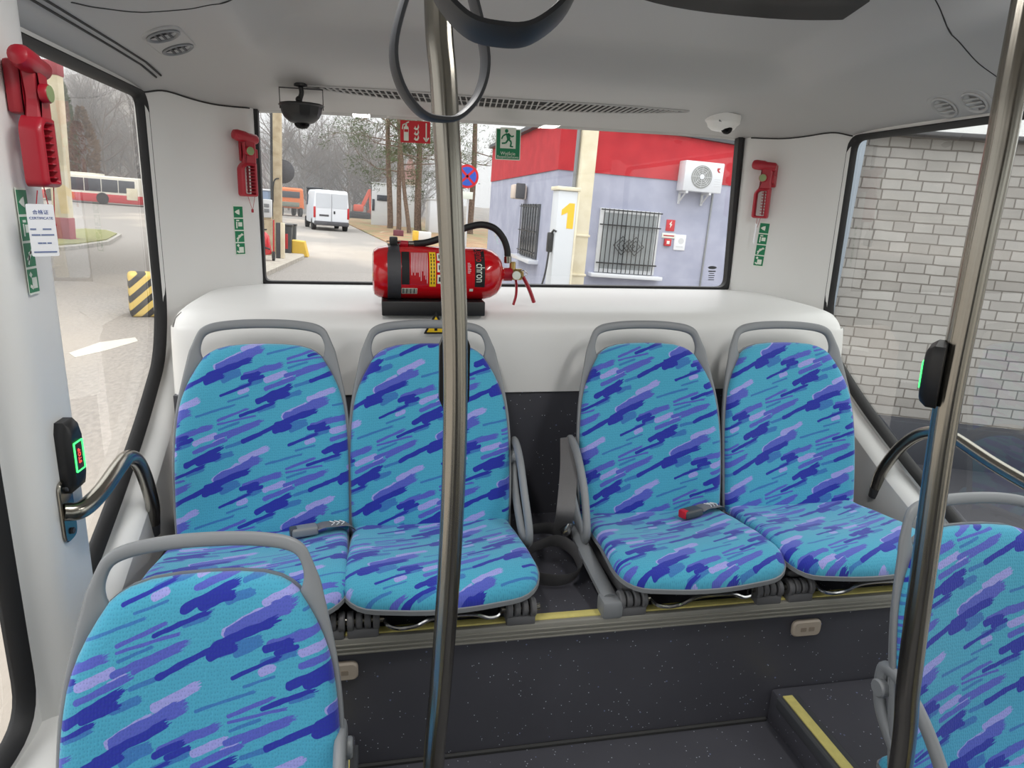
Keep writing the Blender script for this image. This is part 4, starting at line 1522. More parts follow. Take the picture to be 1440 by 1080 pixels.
h0 = hang(424, 156, 2.22)
sc = 2.22 / 980.0 * 1.0
t = thing('dome_camera', 'black dome camera hanging from a bracket at the rear window', 'camera', h0, group='ceiling cameras')
bm = new_bm(); lathe(bm, [(0.019, 0.004), (0.019, -0.004), (0.006, -0.007)], Matrix(), 18); finish('ceiling_plate', bm, BLACK, t)
bm = new_bm(); tube(bm, catmull([(0.0, 0, -0.004), (0.002, 0, -0.022), (-0.003, 0, -0.038), (-0.008, 0, -0.058)], 6), 0.007, 10); sphere(bm, (-0.006, 0, -0.040), 0.010, 12); finish('arm', bm, BLACK, t)
bm = new_bm()
for x in (-0.060, 0.062):
    box(bm, (x, 0, -0.038), (0.002, 0.004, 0.058))
box(bm, (0.001, 0, -0.010), (0.124, 0.006, 0.003))
finish('wire_frame', bm, BLACK, t)
bm = new_bm()
lathe(bm, [(0.0, -0.052), (0.062, -0.052), (0.066, -0.056), (0.060, -0.060), (0.056, -0.078), (0.050, -0.090), (0.036, -0.102), (0.024, -0.106)], Matrix(), 12)
finish('camera_body', bm, BLACK, t, angle=25)
bm = new_bm(); lathe(bm, [(0.023, -0.104), (0.021, -0.112), (0.014, -0.119), (0.0, -0.122)], Matrix(), 16); finish('lens_dome', bm, GLOSSB, t)

h1 = hang(1014, 192, 2.27)
t = thing('dome_camera', 'white dome camera under the ceiling at the right rear corner', 'camera', h1, (0.05, 0.09, 0), group='ceiling cameras')
bm = new_bm(); lathe(bm, [(0.058, 0.015), (0.058, -0.010), (0.055, -0.014), (0.050, -0.018), (0.044, -0.030), (0.032, -0.038), (0.0, -0.039)], Matrix(), 28); finish('housing', bm, WHITE, t)
bm = new_bm(); sphere(bm, (0.008, -0.026, -0.030), 0.019, 16); finish('lens_dome', bm, GLOSSB, t)
bm = new_bm(); box(bm, (-0.03, -0.046, -0.012), (0.010, 0.004, 0.006), 0.001); finish('logo_plate', bm, GREYP, t)

# ------------------------------------------------------------------ fire extinguisher on the rear shelf
EY = 1.945
ec = atY(615, 384, EY)
R_ = 0.0735
t = thing('fire_extinguisher', 'red fire extinguisher lying on the rear shelf behind the pole', 'fire extinguisher', ec)
xl_, xr_ = atY(522, 384, EY).x - ec.x, atY(706, 384, EY).x - ec.x
bm = new_bm()
pr_ = [(0.0, xl_ + 0.016), (0.03, xl_ + 0.010), (0.050, xl_ + 0.004), (0.062, xl_ + 0.008), (0.069, xl_ + 0.020), (0.0725, xl_ + 0.040), (R_, xl_ + 0.06), (R_, xr_ - 0.075), (0.0725, xr_ - 0.055), (0.068, xr_ - 0.036), (0.058, xr_ - 0.018), (0.042, xr_ - 0.006), (0.022, xr_), (0.019, xr_ + 0.004)]
lathe(bm, pr_, axis_M((0, 0, 0), (1, 0, 0)), 40)
finish('cylinder_body', bm, REDG, t)


def on_body(a0, a1, x0, x1, r, n=14):
    """curved patch on the cylinder; angle 0 = facing the cabin, positive = up"""
    b = new_bm()
    A = []
    for i in range(n + 1):
        a = a0 + (a1 - a0) * i / n
        A.append((b.verts.new((x0, -r * math.cos(a), r * math.sin(a))), b.verts.new((x1, -r * math.cos(a), r * math.sin(a)))))
    for p_, q_ in zip(A[:-1], A[1:]):
        b.faces.new((p_[0], p_[1], q_[1], q_[0]))
    return b


def bx_(px):
    return atY(px, 384, EY - 0.07).x - ec.x


finish('label_black', on_body(-0.35, 0.95, bx_(565), bx_(576), R_ + 0.0006), INKB, t)
bm = on_body(-0.35, 0.95, bx_(577), bx_(602), R_ + 0.0005)
lab = finish('label_text_block', bm, mat('label_red', srgb(178, 26, 36), 0.35), t)
bm = new_bm()
for k in range(11):
    x = bx_(578) + (bx_(602) - bx_(578)) * (k + 0.5) / 11
    lo_ = -0.30 + 0.5 * ((k * 37 % 10) / 10.0) if k > 3 else 0.1 * (k % 2)
    b2 = on_body(lo_, 0.9, x - 0.0011, x + 0.0011, R_ + 0.001, 8)
    me_ = bpy.data.meshes.new('tmp'); b2.to_mesh(me_); b2.free(); bm.from_mesh(me_); bpy.data.meshes.remove(me_)
finish('text_lines', bm, mat('pale_print', srgb(214, 170, 174), 0.5), lab)
yl = finish('label_yellow', on_body(-0.42, 0.95, bx_(604), bx_(613), R_ + 0.0007), YELS, t)
bm = new_bm()
for x in (bx_(606.5), bx_(610.5)):
    for a in range(9):
        b2 = on_body(-0.32 + a * 0.135, -0.32 + a * 0.135 + 0.095, x - 0.0014, x + 0.0014, R_ + 0.0012, 2)
        me_ = bpy.data.meshes.new('tmp'); b2.to_mesh(me_); b2.free(); bm.from_mesh(me_); bpy.data.meshes.remove(me_)
finish('text_lines', bm, INKB, yl)
for k in range(3):
    a = -0.30 + k * 0.43
    pn = finish('pictogram_panel', on_body(a, a + 0.33, bx_(615), bx_(624), R_ + 0.0007), SIGNW, t)
    finish('pictogram', on_body(a + 0.08, a + 0.25, bx_(617), bx_(622), R_ + 0.0012, 3), INKB, pn)
bc = finish('barcode', on_body(-0.78, -0.50, bx_(565), bx_(587), R_ + 0.0007), SIGNW, t)
bm = new_bm()
for k in range(12):
    x = bx_(566) + (bx_(586) - bx_(566)) * k / 11.5
    b2 = on_body(-0.76, -0.52, x, x + (0.0014 if k % 3 else 0.0026), R_ + 0.0011, 3)
    me_ = bpy.data.meshes.new('tmp'); b2.to_mesh(me_); b2.free(); bm.from_mesh(me_); bpy.data.meshes.remove(me_)
finish('bars', bm, INKB, bc)
bl = finish('brand_band', on_body(-0.42, 1.25, bx_(668), bx_(682), R_ + 0.0006), INKB, t)
# the word runs down the band
ROTX = M_of((0, 0, -1), (1, 0, 0), (0, -1, 0))


def curved_text(name, body, size, material, parent, x, a_mid, r, sq=1.0):
    o = text_mesh(name, body, size, material, None, Matrix(), ext=0.0)
    for v in o.data.vertices:
        a = a_mid - v.co.x * sq / r
        v.co = Vector((x + v.co.y, -r * math.cos(a), r * math.sin(a)))
    o.parent = parent
    return o


curved_text('brand_word', 'chron', 0.034, SIGNW, bl, bx_(675), 0.12, R_ + 0.0014, 0.66)
curved_text('brand_word', 'Ognio', 0.032, SIGNR, bl, bx_(674.5), 0.89, R_ + 0.0014, 0.66)
bm = new_bm()
for k in range(7):
    b2 = on_body(0.10 + k * 0.06, 0.10 + k * 0.06 + 0.034, bx_(660) - 0.0045, bx_(660) + (0.0045 if k % 3 else 0.002), R_ + 0.001, 2)
    me_ = bpy.data.meshes.new('tmp'); b2.to_mesh(me_); b2.free(); bm.from_mesh(me_); bpy.data.meshes.remove(me_)
finish('small_print', bm, mat('pale_print', srgb(214, 170, 174), 0.5), t)
b2 = on_body(-0.62, -0.50, bx_(661), bx_(666), R_ + 0.0008, 4); finish('hallmark', b2, SIGNW, t)
# neck, valve, levers
xn = xr_
bm = new_bm(); lathe(bm, [(0.019, 0.0), (0.019, 0.028), (0.016, 0.030)], axis_M((xn, 0, 0), (1, 0, 0)), 20); finish('neck', bm, RED, t)
bm = new_bm(); lathe(bm, [(0.014, 0), (0.0165, 0.004), (0.0165, 0.03), (0.010, 0.036)], axis_M((xn + 0.026, 0, 0), (1, 0, 0)), 18)
cyl(bm, (xn + 0.036, -0.028, 0.0), (xn + 0.036, 0.02, 0.0), 0.011, 14, 0.002)
cyl(bm, (xn + 0.030, 0, 0.008), (xn + 0.030, 0, 0.036), 0.009, 12, 0.002)
finish('valve', bm, mat('brass', srgb(186, 160, 104), 0.3, 0.9), t)
bm = new_bm(); lathe(bm, [(0.012, 0), (0.012, 0.008), (0.0, 0.009)], axis_M((xn + 0.036, -0.028, 0.0), (0, -1, 0)), 16); finish('gauge', bm, SIGNW, t)
for nm, pts, wd in (('carry_handle', [(xn + 0.038, 0, -0.004), (xn + 0.043, 0, -0.03), (xn + 0.043, 0, -0.06), (xn + 0.036, 0, -0.088)], 0.0035),
                    ('squeeze_lever', [(xn + 0.044, 0, 0.010), (xn + 0.062, 0, -0.008), (xn + 0.078, 0, -0.035), (xn + 0.091, 0, -0.064), (xn + 0.097, 0, -0.080)], 0.0055)):
    bm = new_bm(); tube(bm, catmull(pts, 6), wd, 10, flat=(0.011, wd), up=(0, 1, 0)); finish(nm, bm, RED, t)
bm = new_bm(); tube(bm, catmull([(xn + 0.046, -0.008, 0.006), (xn + 0.06, -0.012, 0.012), (xn + 0.072, -0.01, 0.003), (xn + 0.06, -0.008, -0.006), (xn + 0.05, -0.008, -0.004)], 5, True), 0.0015, 6, closed=True); finish('safety_pin', bm, CHROME, t)


def ex(px, py, dy=0.0):
    q = atY(px, py, EY + dy) - ec; return (q.x, dy, q.z)


bm = new_bm()
hose = catmull([ex(714, 366), ex(713, 350, 0.0), ex(707, 334, 0.0), ex(695, 321, 0.0), ex(678, 316, 0.0), ex(660, 319, 0.0), ex(640, 326, 0.0), ex(620, 335, 0.0), ex(600, 341, 0.0), ex(582, 343, 0.0)], 6)
tube(bm, hose, 0.0095, 12)
finish('hose', bm, RUBBER, t)
bm = new_bm(); cyl(bm, ex(574, 343), ex(585, 343), 0.0088, 12, 0.001); cyl(bm, ex(714, 370), ex(714, 360), 0.011, 12, 0.001); finish('hose_ferrule', bm, STEEL, t)
bm = new_bm(); cyl(bm, ex(559, 342), ex(575, 343), 0.0085, 12, 0.003); finish('nozzle', bm, RED, t)
# mounting bracket and strap
sz = ec.z
t2 = thing('extinguisher_bracket', 'black bracket with strap holding the fire extinguisher', 'bracket', (ec.x, EY, -0.286))
b0, b1 = atY(537, 432, EY - 0.075).x - ec.x, atY(683, 432, EY - 0.075).x - ec.x
bm = new_bm(); box(bm, ((b0 + b1) / 2, 0.005, 0.008), (b1 - b0, 0.14, 0.040), 0.003)
finish('base_plate', bm, BLACK, t2)
s0, s1 = bx_(545), bx_(564)
bm = new_bm()
ring = []
for i in range(33):
    a = 2 * PI * i / 32
    for_x = (s1 - s0) * (0.5 if not (0.9 < a < 2.2) else 0.42)
    ring.append((a, for_x))
zc = sz + 0.286
lo = []
for a, hw in ring[:-1]:
    c_ = Vector((0, -math.cos(a), math.sin(a)))
    o_ = Vector(((s0 + s1) / 2, 0, zc))
    lo.append([o_ + c_ * (R_ + 0.0012) + Vector((-hw, 0, 0)), o_ + c_ * (R_ + 0.0012) + Vector((hw, 0, 0)), o_ + c_ * (R_ + 0.0035) + Vector((hw, 0, 0)), o_ + c_ * (R_ + 0.0035) + Vector((-hw, 0, 0))])
lo.append(lo[0])
loft(bm, lo, True); bmesh.ops.remove_doubles(bm, verts=bm.verts, dist=1e-6)
st_ = finish('strap', bm, WEB, t2)
bm = new_bm(); box(bm, ((s0 + s1) / 2, 0, zc + R_ + 0.013), (0.022, 0.03, 0.022), 0.003); finish('buckle', bm, BLACK, st_)
bm = new_bm(); tube(bm, [((s0 + s1) / 2 + x_, -0.012, zc + R_ + z_) for x_, z_ in ((-0.017, 0.004), (0.017, 0.004), (0.019, 0.012), (-0.019, 0.012))], 0.0016, 6, closed=True); finish('buckle_loop', bm, CHROME, st_)

# small yellow warning triangle stuck to the shelf front behind the second seat
p = atY(613, 456, 1.865)
t = thing('warning_sticker', 'small yellow and black triangle sticker behind the second rear seat handle', 'sticker', (p.x, 1.866, p.z))
bm = new_bm(); prism(bm, round_poly([(-0.034, -0.027), (0.034, -0.027), (0, 0.034)], 0.003, 3), 0.0012, FW); finish('border', bm, INKB, t)
bm = new_bm(); prism(bm, [(-0.025, -0.022), (0.025, -0.022), (0, 0.022)], 0.0005, FW @ Matrix.Translation((0, 0, 0.0012))); y_ = finish('field', bm, YELS, t)
bm = new_bm(); prism(bm, [(-0.004, -0.018), (0.004, -0.018), (0.004, -0.004), (0.01, -0.004), (0, 0.01), (-0.01, -0.004), (-0.004, -0.004)], 0.0005, FW @ Matrix.Translation((0, 0, 0.0018))); finish('symbol', bm, INKB, y_)

# =================================================================== the yard outside
def noisy(name, c0, c1, scale, rough=0.85, detail=8, c2=None, s2=0.3, bump=0.0, rough2=None, stretch=None):
    m = bpy.data.materials.new(name); m.use_nodes = True
    n, l = nodes(m); p = n['Principled BSDF']; p.inputs['Roughness'].default_value = rough
    tc = n.new('ShaderNodeTexCoord')
    vec = tc.outputs['Object']
    if stretch:
        mp = n.new('ShaderNodeMapping'); mp.inputs['Scale'].default_value = stretch
        l.new(vec, mp.inputs[0]); vec = mp.outputs[0]
    a = n.new('ShaderNodeTexNoise'); a.inputs['Scale'].default_value = scale; a.inputs['Detail'].default_value = detail
    l.new(vec, a.inputs['Vector'])
    r = n.new('ShaderNodeValToRGB'); r.color_ramp.elements[0].position = 0.38; r.color_ramp.elements[1].position = 0.62
    r.color_ramp.elements[0].color = c0; r.color_ramp.elements[1].color = c1
    l.new(a.outputs['Fac'], r.inputs[0])
    out = r.outputs[0]
    if c2:
        b = n.new('ShaderNodeTexNoise'); b.inputs['Scale'].default_value = s2; b.inputs['Detail'].default_value = 4
        l.new(vec, b.inputs['Vector'])
        rr = n.new('ShaderNodeValToRGB'); rr.color_ramp.elements[0].position = 0.47; rr.color_ramp.elements[1].position = 0.60
        l.new(b.outputs['Fac'], rr.inputs[0])
        mx = n.new('ShaderNodeMix'); mx.data_type = 'RGBA'
        l.new(rr.outputs[0], mx.inputs[0]); l.new(out, mx.inputs[6]); mx.inputs[7].default_value = c2
        out = mx.outputs[2]
        if rough2 is not None:
            q = math_node(n, l, 'MULTIPLY_ADD', rr.outputs[0], rough2 - rough, rough)
            l.new(q, p.inputs['Roughness'])
    l.new(out, p.inputs['Base Color'])
    if bump:
        bp = n.new('ShaderNodeBump'); bp.inputs['Strength'].default_value = bump; bp.inputs['Distance'].default_value = 0.02
        l.new(a.outputs['Fac'], bp.inputs['Height']); l.new(bp.outputs[0], p.inputs['Normal'])
    return m


ASPH = noisy('asphalt', srgb(126, 122, 118), srgb(152, 147, 141), 30, 0.8, 10, srgb(170, 160, 148), 0.16, 0.3, 0.42, (1, 0.45, 1))
LEAF = noisy('leaf_litter', srgb(138, 104, 78), srgb(160, 134, 102), 1.6, 0.95, 10, srgb(132, 128, 92), 0.5)
GRASS = noisy('island_grass', srgb(112, 116, 70), srgb(142, 140, 94), 6, 0.95, 8)
HILLM = noisy('wooded_hill', srgb(116, 108, 100), srgb(150, 142, 132), 0.5, 1.0, 12, srgb(134, 116, 96), 0.08)
CONC = noisy('concrete', srgb(160, 154, 144), srgb(182, 176, 164), 7, 0.9, 8)
KERB = noisy('kerb_stone', srgb(150, 148, 142), srgb(176, 172, 166), 10, 0.9, 6)
LILAC = noisy('lilac_render', srgb(158, 162, 182), srgb(172, 175, 194), 2.2, 0.9, 8)
REDW = noisy('red_render', srgb(176, 40, 50), srgb(190, 48, 56), 3, 0.9, 8)
CREAM = noisy('cream_paint', srgb(214, 204, 176), srgb(228, 220, 196), 3, 0.8, 6)
POSTM = noisy('post_concrete', srgb(170, 154, 126), srgb(192, 178, 150), 5, 0.9, 6)
BARK = noisy('pine_bark', srgb(92, 76, 66), srgb(124, 104, 90), 9, 0.95, 8)
TWIG = mat('bare_twigs', srgb(112, 102, 94), 0.95)
NEED = mat('pine_needles', srgb(92, 104, 72), 0.9)
THUJ = noisy('brown_foliage', srgb(104, 84, 66), srgb(130, 106, 82), 3, 0.95, 8)
VANW = mat('van_white', srgb(214, 217, 222), 0.3, coat=0.3)
BUSW = mat('bus_cream', srgb(232, 228, 214), 0.35)
BUSR = mat('bus_red', srgb(190, 46, 54), 0.4)
DGLASS = mat('dark_vehicle_glass', srgb(62, 66, 74), 0.12)
ORNG = mat('orange_paint', srgb(226, 118, 52), 0.45)
ORNR = mat('excavator_orange', srgb(206, 84, 56), 0.5)
TYRE = mat('tyre', srgb(36, 36, 38), 0.85)
TAIL = mat('tail_lamp', srgb(176, 32, 38), 0.3)
BUMP = mat('dark_bumper', srgb(74, 74, 78), 0.6)
LIGHTG = mat('light_grey_metal', srgb(206, 208, 210), 0.5)
PAINTW = mat('road_paint', srgb(200, 196, 186), 0.8, var=0.1, vscale=12)
PAINTY = mat('yellow_paint', srgb(216, 178, 60), 0.6, var=0.08, vscale=8)
BINM = mat('dark_bin', srgb(58, 62, 66), 0.6)
HIVIS = mat('hivis_jacket', srgb(206, 232, 60), 0.7)


def slab(name, pts, z0, z1, material, kind='structure'):
    bm = new_bm()
    prism(bm, [(p[0], p[1]) for p in pts], z1 - z0, Matrix.Translation((0, 0, z0)))
    return struct(name, bm, material, smooth=False, outdoor=True, kind=kind)


bm = new_bm()
box(bm, (0, 60, GZ - 0.1), (400, 340, 0.2))
struct('ground', bm, ASPH, outdoor=True)
slab('ground_verge', [gnd(*p) for p in ((476, 309), (520, 330), (575, 356), (640, 392), (700, 360), (720, 312), (600, 297))], GZ, GZ + 0.05, LEAF)
slab('ground_island', [gnd(*p) for p in ((60, 336), (75, 329), (120, 326), (150, 328), (165, 333), (150, 342), (110, 348), (60, 352))], GZ, GZ + 0.12, GRASS)
slab('ground_kerb', [gnd(*p) for p in ((55, 338), (75, 327.5), (120, 324.5), (153, 326.5), (171, 333), (153, 344), (110, 350.5), (55, 356))], GZ, GZ + 0.09, KERB)
slab('ground_pump_island', [gnd(*p) for p in ((345, 396), (366, 393), (428, 364), (424, 358), (380, 356), (345, 358))], GZ, GZ + 0.10, CONC)
slab('ground_lane_mark', [gnd(*p) for p in ((97, 497), (140, 482), (190, 475), (194, 480), (150, 493), (106, 503))], GZ, GZ + 0.006, PAINTW)
# wooded slope in the distance
bm = new_bm()
G_ = []
for j in range(22):
    row = []
    for i in range(70):
        x = -150 + 250 * i / 69; d = j / 21
        y = 95 + 90 * d + 0.004 * (x + 20) ** 2 * 0.1
        side = 1 / (1 + math.exp((x + 34) / 7.0))
        h = (22 * side + 3.0) * (d ** 0.8) * (1 + 0.25 * mnoise.noise(Vector((x * 0.06, d * 3, 0)))) + 0.7 * mnoise.noise(Vector((x * 0.5, d * 14, 3)))
        row.append(bm.verts.new((x, y, GZ - 0.3 + max(0, h))))
    G_.append(row)
for j in range(21):
    for i in range(69):
        bm.faces.new((G_[j][i], G_[j][i + 1], G_[j + 1][i + 1], G_[j + 1][i]))
struct('ground_hill', bm, HILLM, outdoor=True)

# ---- trees -------------------------------------------------------------
def grow(bm, p, d, ln, r, depth, rng, spread=0.6, tips=None):
    n_ = 3
    pts = [p.copy()]
    for k in range(n_):
        d = (d + Vector((rng.uniform(-1, 1), rng.uniform(-1, 1), rng.uniform(-0.3, 0.5))) * 0.16).normalized()
        p = p + d * (ln / n_)
        pts.append(p.copy())
    tube(bm, pts, [r * (1 - 0.45 * k / n_) for k in range(n_ + 1)], 5 if depth > 2 else 3, caps=False)
    if tips is not None and depth <= 2:
        tips.append((pts[-1], d))
    if depth > 0:
        for _ in range(rng.choice((2, 3, 3))):
            a = d.orthogonal().normalized(); a.rotate(Matrix.Rotation(rng.uniform(0, 2 * PI), 3, d))
            nd = (d + a * rng.uniform(0.4, 1.0) * spread * 1.4).normalized()
            k = rng.randint(1, n_)
            grow(bm, pts[k], nd, ln * rng.uniform(0.6, 0.82), r * 0.52, depth - 1, rng, spread, tips)


def bare_tree_meshes(seed, h):
    rng = random.Random(seed)
    tr, cr = new_bm(), new_bm()
    pts = [Vector((0, 0, -0.3))]
    p = Vector((0, 0, 0))
    for k in range(6):
        pts.append(p.copy()); p = p + Vector((rng.uniform(-.03, .03) * h, rng.uniform(-.03, .03) * h, h * 0.11))
    tube(tr, pts, [h * 0.017 * (1 - 0.11 * i) for i in range(len(pts))], 7)
    for k in range(2, 7):
        for _ in range(4):
            a = rng.uniform(0, 2 * PI)
            grow(cr, pts[k], Vector((math.cos(a), math.sin(a), 0.9)).normalized(), h * rng.uniform(0.16, 0.26), h * 0.007, 3, rng)
    grow(cr, pts[-1], Vector((0, 0, 1)), h * 0.26, h * 0.009, 4, rng)
    return tr, cr


def mesh_of(name, bm, m):
    me = bpy.data.meshes.new(name); bm.to_mesh(me); bm.free(); me.materials.append(m); me.shade_smooth(); return me


TREES = []
for sd in range(4):
    a, b = bare_tree_meshes(31 + sd, 10.0)
    TREES.append((mesh_of('trunk', a, TWIG), mesh_of('branches', b, TWIG)))


def plant(kind, loc, rotz, sc, label, group):
    t = thing('bare_tree', label, 'tree', group=group, mw=TM @ Matrix.Translation(loc) @ Matrix.Rotation(rotz, 4, 'Z') @ Matrix.Scale(sc, 4))
    for me, nm in zip(TREES[kind], ('trunk', 'branches')):
        o = bpy.data.objects.new(nm, me); COL.objects.link(o); o.parent = t


rng = random.Random(5)


def hill_z(x, y):
    d = max(0.0, (y - 95 - 0.0004 * (x + 20) ** 2) / 90)
    side = 1 / (1 + math.exp((x + 34) / 7.0))
    return GZ - 0.3 + (22 * side + 3.0) * (d ** 0.8) if d > 0 else GZ


for k in range(46):
    px = rng.uniform(380, 600)
    y = rng.uniform(80, 135)
    x = gY(px, 285, y).x
    plant(rng.randrange(4), (x, y, hill_z(x, y)), rng.uniform(0, 6.28), rng.uniform(0.85, 1.35), 'bare grey tree on the hazy slope seen through the rear window', 'bare trees behind the white van')
for k in range(26):
    px = rng.uniform(70, 225)
    y = rng.uniform(72, 110)
    x = gY(px, 275, y).x
    plant(rng.randrange(4), (x, y, hill_z(x, y)), rng.uniform(0, 6.28), rng.uniform(1.0, 1.5), 'bare grey tree behind the red and white buses', 'bare trees behind the far buses')
# brown and green conifers behind the buses
for px, yb, yt, w, m_, lab, d_ in ((123, 262, 152, 26, THUJ, 'brown rounded conifer rising behind the red and white bus', 66), (99, 262, 118, 22, NEED, 'dark green conifer behind the canopy column on the left', 70)):
    b_ = gY(px, 292, d_); tp = gY(px, yt, d_)
    t = thing('conifer', lab, 'tree', b_, outdoor=True)
    H = tp.z - b_.z; Wd = w / 960 * d_ * 0.62
    bm = new_bm(); tube(bm, [(0, 0, -0.2), (0, 0, H * 0.5)], 0.15, 8); finish('trunk', bm, BARK, t)
    bm = new_bm()
    rr = random.Random(px)
    for k in range(1400):
        z = rr.random() ** 0.8; a = rr.uniform(0, 2 * PI)
        rad = Wd * min(1.0, (1 - z) * 2.6 + 0.05) * (0.75 + 0.3 * rr.random()) * (0.9 if z > 0.1 else 0.7)
        c = Vector((rad * math.cos(a), rad * math.sin(a), H * (0.08 + 0.92 * z)))
        d = Vector((math.cos(a), math.sin(a), rr.uniform(0.2, 1.2))).normalized() * 0.34
        s_ = d.cross(Vector((rr.random(), rr.random(), rr.random()))).normalized() * 0.13
        bm.faces.new([bm.verts.new(c - s_), bm.verts.new(c + s_), bm.verts.new(c + d)])
    finish('foliage', bm, m_, t, smooth=False)


def pine(px0, py0, px1, py1, w, label, seed):
    """bare-stemmed pine: foot and a point higher up its stem"""
    b_ = gnd(px0, py0); d_ = b_.y
    up = gY(px1, py1, d_)
    dirv = (up - b_)
    H = 11.0
    k = H / dirv.z
    t = thing('pine_tree', label, 'tree', b_, outdoor=True, group=None)
    r0 = w / 960 * d_ / 2 * 1.05
    pts = [Vector((0, 0, -0.2))] + [dirv * k * f + Vector((0.05 * math.sin(f * 7 + seed), 0, 0)) for f in (0.06, 0.25, 0.45, 0.65, 0.85, 1.0)]
    bm = new_bm(); tube(bm, catmull(pts, 4), [r0 * (1 - 0.5 * i / 24) for i in range(25)], 10); finish('trunk', bm, BARK, t)
    rr = random.Random(seed)
    br = new_bm(); tips = []
    for j in range(13):
        f = rr.uniform(0.32, 1.0)
        a = rr.uniform(0, 2 * PI)
        grow(br, dirv * k * f, Vector((math.cos(a), math.sin(a), rr.uniform(-0.2, 0.5))).normalized(), rr.uniform(1.2, 2.3), 0.05, 3, rr, 0.7, tips)
    finish('branches', br, BARK, t)
    nb = new_bm()
    for p_, d in tips:
        for _ in range(16):
            o = p_ + Vector((rr.gauss(0, .22), rr.gauss(0, .22), rr.gauss(0, .13)))
            q = (d + Vector((rr.uniform(-1, 1), rr.uniform(-1, 1), rr.uniform(-.6, 1)))).normalized() * 0.22
            s_ = q.cross(Vector((rr.random(), rr.random(), rr.random() + .1))).normalized() * 0.022
            nb.faces.new([nb.verts.new(o - s_), nb.verts.new(o + s_), nb.verts.new(o + q)])
    finish('needles', nb, NEED, t, smooth=False)


pine(548, 322, 546, 170, 8, 'leftmost of the tall pines behind the extinguisher, straight dark trunk', 1)
pine(560, 327, 564, 180, 7, 'second tall pine from the left, with a kink above the fork', 2)
pine(576, 329, 560, 175, 6, 'thin pine leaning to the left between two straight pines', 3)
pine(588, 325, 589, 205, 10, 'thickest straight pine just left of the steel pole', 4)
pine(661, 330, 668, 190, 9, 'dark pine trunk right of the steel pole behind the road sign', 5)

# ---- white van -----------------------------------------------------------
vb = gnd(466, 325)
t = thing('white_van', 'white panel van seen from behind on the yard road', 'van', vb, (0, 0, 0.20), outdoor=True)
W2, HV, LV = 1.02, 2.28, 5.0
sec = [(0.0, 0.93, 0.98), (0.04, 0.97, 1.0), (0.25, 1.0, 1.0), (3.2, 1.0, 1.0), (3.7, 0.98, 0.97), (4.3, 0.93, 0.62), (4.95, 0.86, 0.48), (5.05, 0.8, 0.30)]
bm = new_bm()
lo = []
for y, wk, hk in sec:
    w_ = W2 * wk; h_ = 0.42 + (HV - 0.42) * hk
    lo.append([(x, y, z) for x, z in round_poly([(-w_, 0.38), (w_, 0.38), (w_ * 0.99, 1.25 if h_ > 1.4 else h_ * .7), (w_ * 0.90, h_), (-w_ * 0.90, h_), (-w_ * 0.99, 1.25 if h_ > 1.4 else h_ * .7)], [0.08, 0.08, 0.25, 0.16, 0.16, 0.25], 4)])
loft(bm, lo, True, True)
finish('body', bm, VANW, t, angle=50)
for x in (-0.46, 0.46):
    bm = new_bm(); prism(bm, rrect(0.86, 0.82, 0.06, 4), 0.02, M_of((1, 0, 0), (0, 0, 1), (0, -1, 0), (x, 0.01, 1.68)), 0.005); finish('rear_door_panel', bm, mat('van_panel', srgb(192, 196, 202), 0.35), t)
    bm = new_bm(); prism(bm, rrect(0.84, 0.72, 0.04, 4), 0.016, M_of((1, 0, 0), (0, 0, 1), (0, -1, 0), (x, 0.01, 0.88)), 0.004); d_ = finish('rear_door', bm, VANW, t)
bm = new_bm(); box(bm, (0, -0.012, 1.3), (0.012, 0.02, 1.62)); finish('door_gap', bm, BUMP, t)
bm = new_bm(); box(bm, (0.16, -0.02, 1.05), (0.09, 0.04, 0.16), 0.02); finish('door_handle', bm, BLACK, t)
bm = new_bm(); box(bm, (-0.42, -0.012, 0.86), (0.54, 0.02, 0.11), 0.01); finish('number_plate', bm, BUMP, t)
for x in (-0.95, 0.95):
    bm = new_bm(); box(bm, (x, 0.02, 1.02), (0.12, 0.10, 0.62), 0.03); finish('tail_lamp', bm, TAIL, t)
bm = new_bm(); box(bm, (0, -0.05, 0.42), (1.96, 0.18, 0.24), 0.05); finish('bumper', bm, BUMP, t)
bm = new_bm(); box(bm, (-0.99, 3.5, 1.68), (0.05, 0.95, 0.62), 0.02); finish('side_window', bm, DGLASS, t)
for x in (-0.9, 0.9):
    for y in (0.85, 4.15):
        bm = new_bm(); lathe(bm, [(0.2, -0.12), (0.33, -0.12), (0.34, -0.09), (0.34, 0.09), (0.33, 0.12), (0.2, 0.12)], axis_M((x, y, 0.34), (1, 0, 0)), 20); finish('wheel', bm, TYRE, t)

# ---- orange truck, tractor, excavator --------------------------------------
ob = gnd(410, 304)
t = thing('orange_truck', 'orange work truck parked left of the white van', 'truck', ob, (0, 0, 0.35), outdoor=True)
k_ = ob.y / 960
W_, H_ = 34 * k_, 36 * k_
bm = new_bm()
lo = []
for y, f, w_ in ((0, 0.94, 0.94), (0.15, 1.0, 1.0), (1.6, 1.0, 1.0), (1.9, 0.9, 0.96), (2.2, 0.55, 0.92), (3.4, 0.5, 0.85)):
    lo.append([(x, y, z) for x, z in round_poly([(-W_ / 2 * w_, H_ * 0.28), (W_ / 2 * w_, H_ * 0.28), (W_ / 2 * w_ * 0.9, H_ * f), (-W_ / 2 * w_ * 0.9, H_ * f)], [0.05, 0.05, 0.25, 0.25], 4)])
loft(bm, lo, True, True); finish('cab', bm, ORNG, t)
bm = new_bm(); box(bm, (-W_ * .02, -0.03, H_ * 0.76), (W_ * 0.66, 0.06, H_ * 0.22), 0.03); finish('rear_window', bm, DGLASS, t)
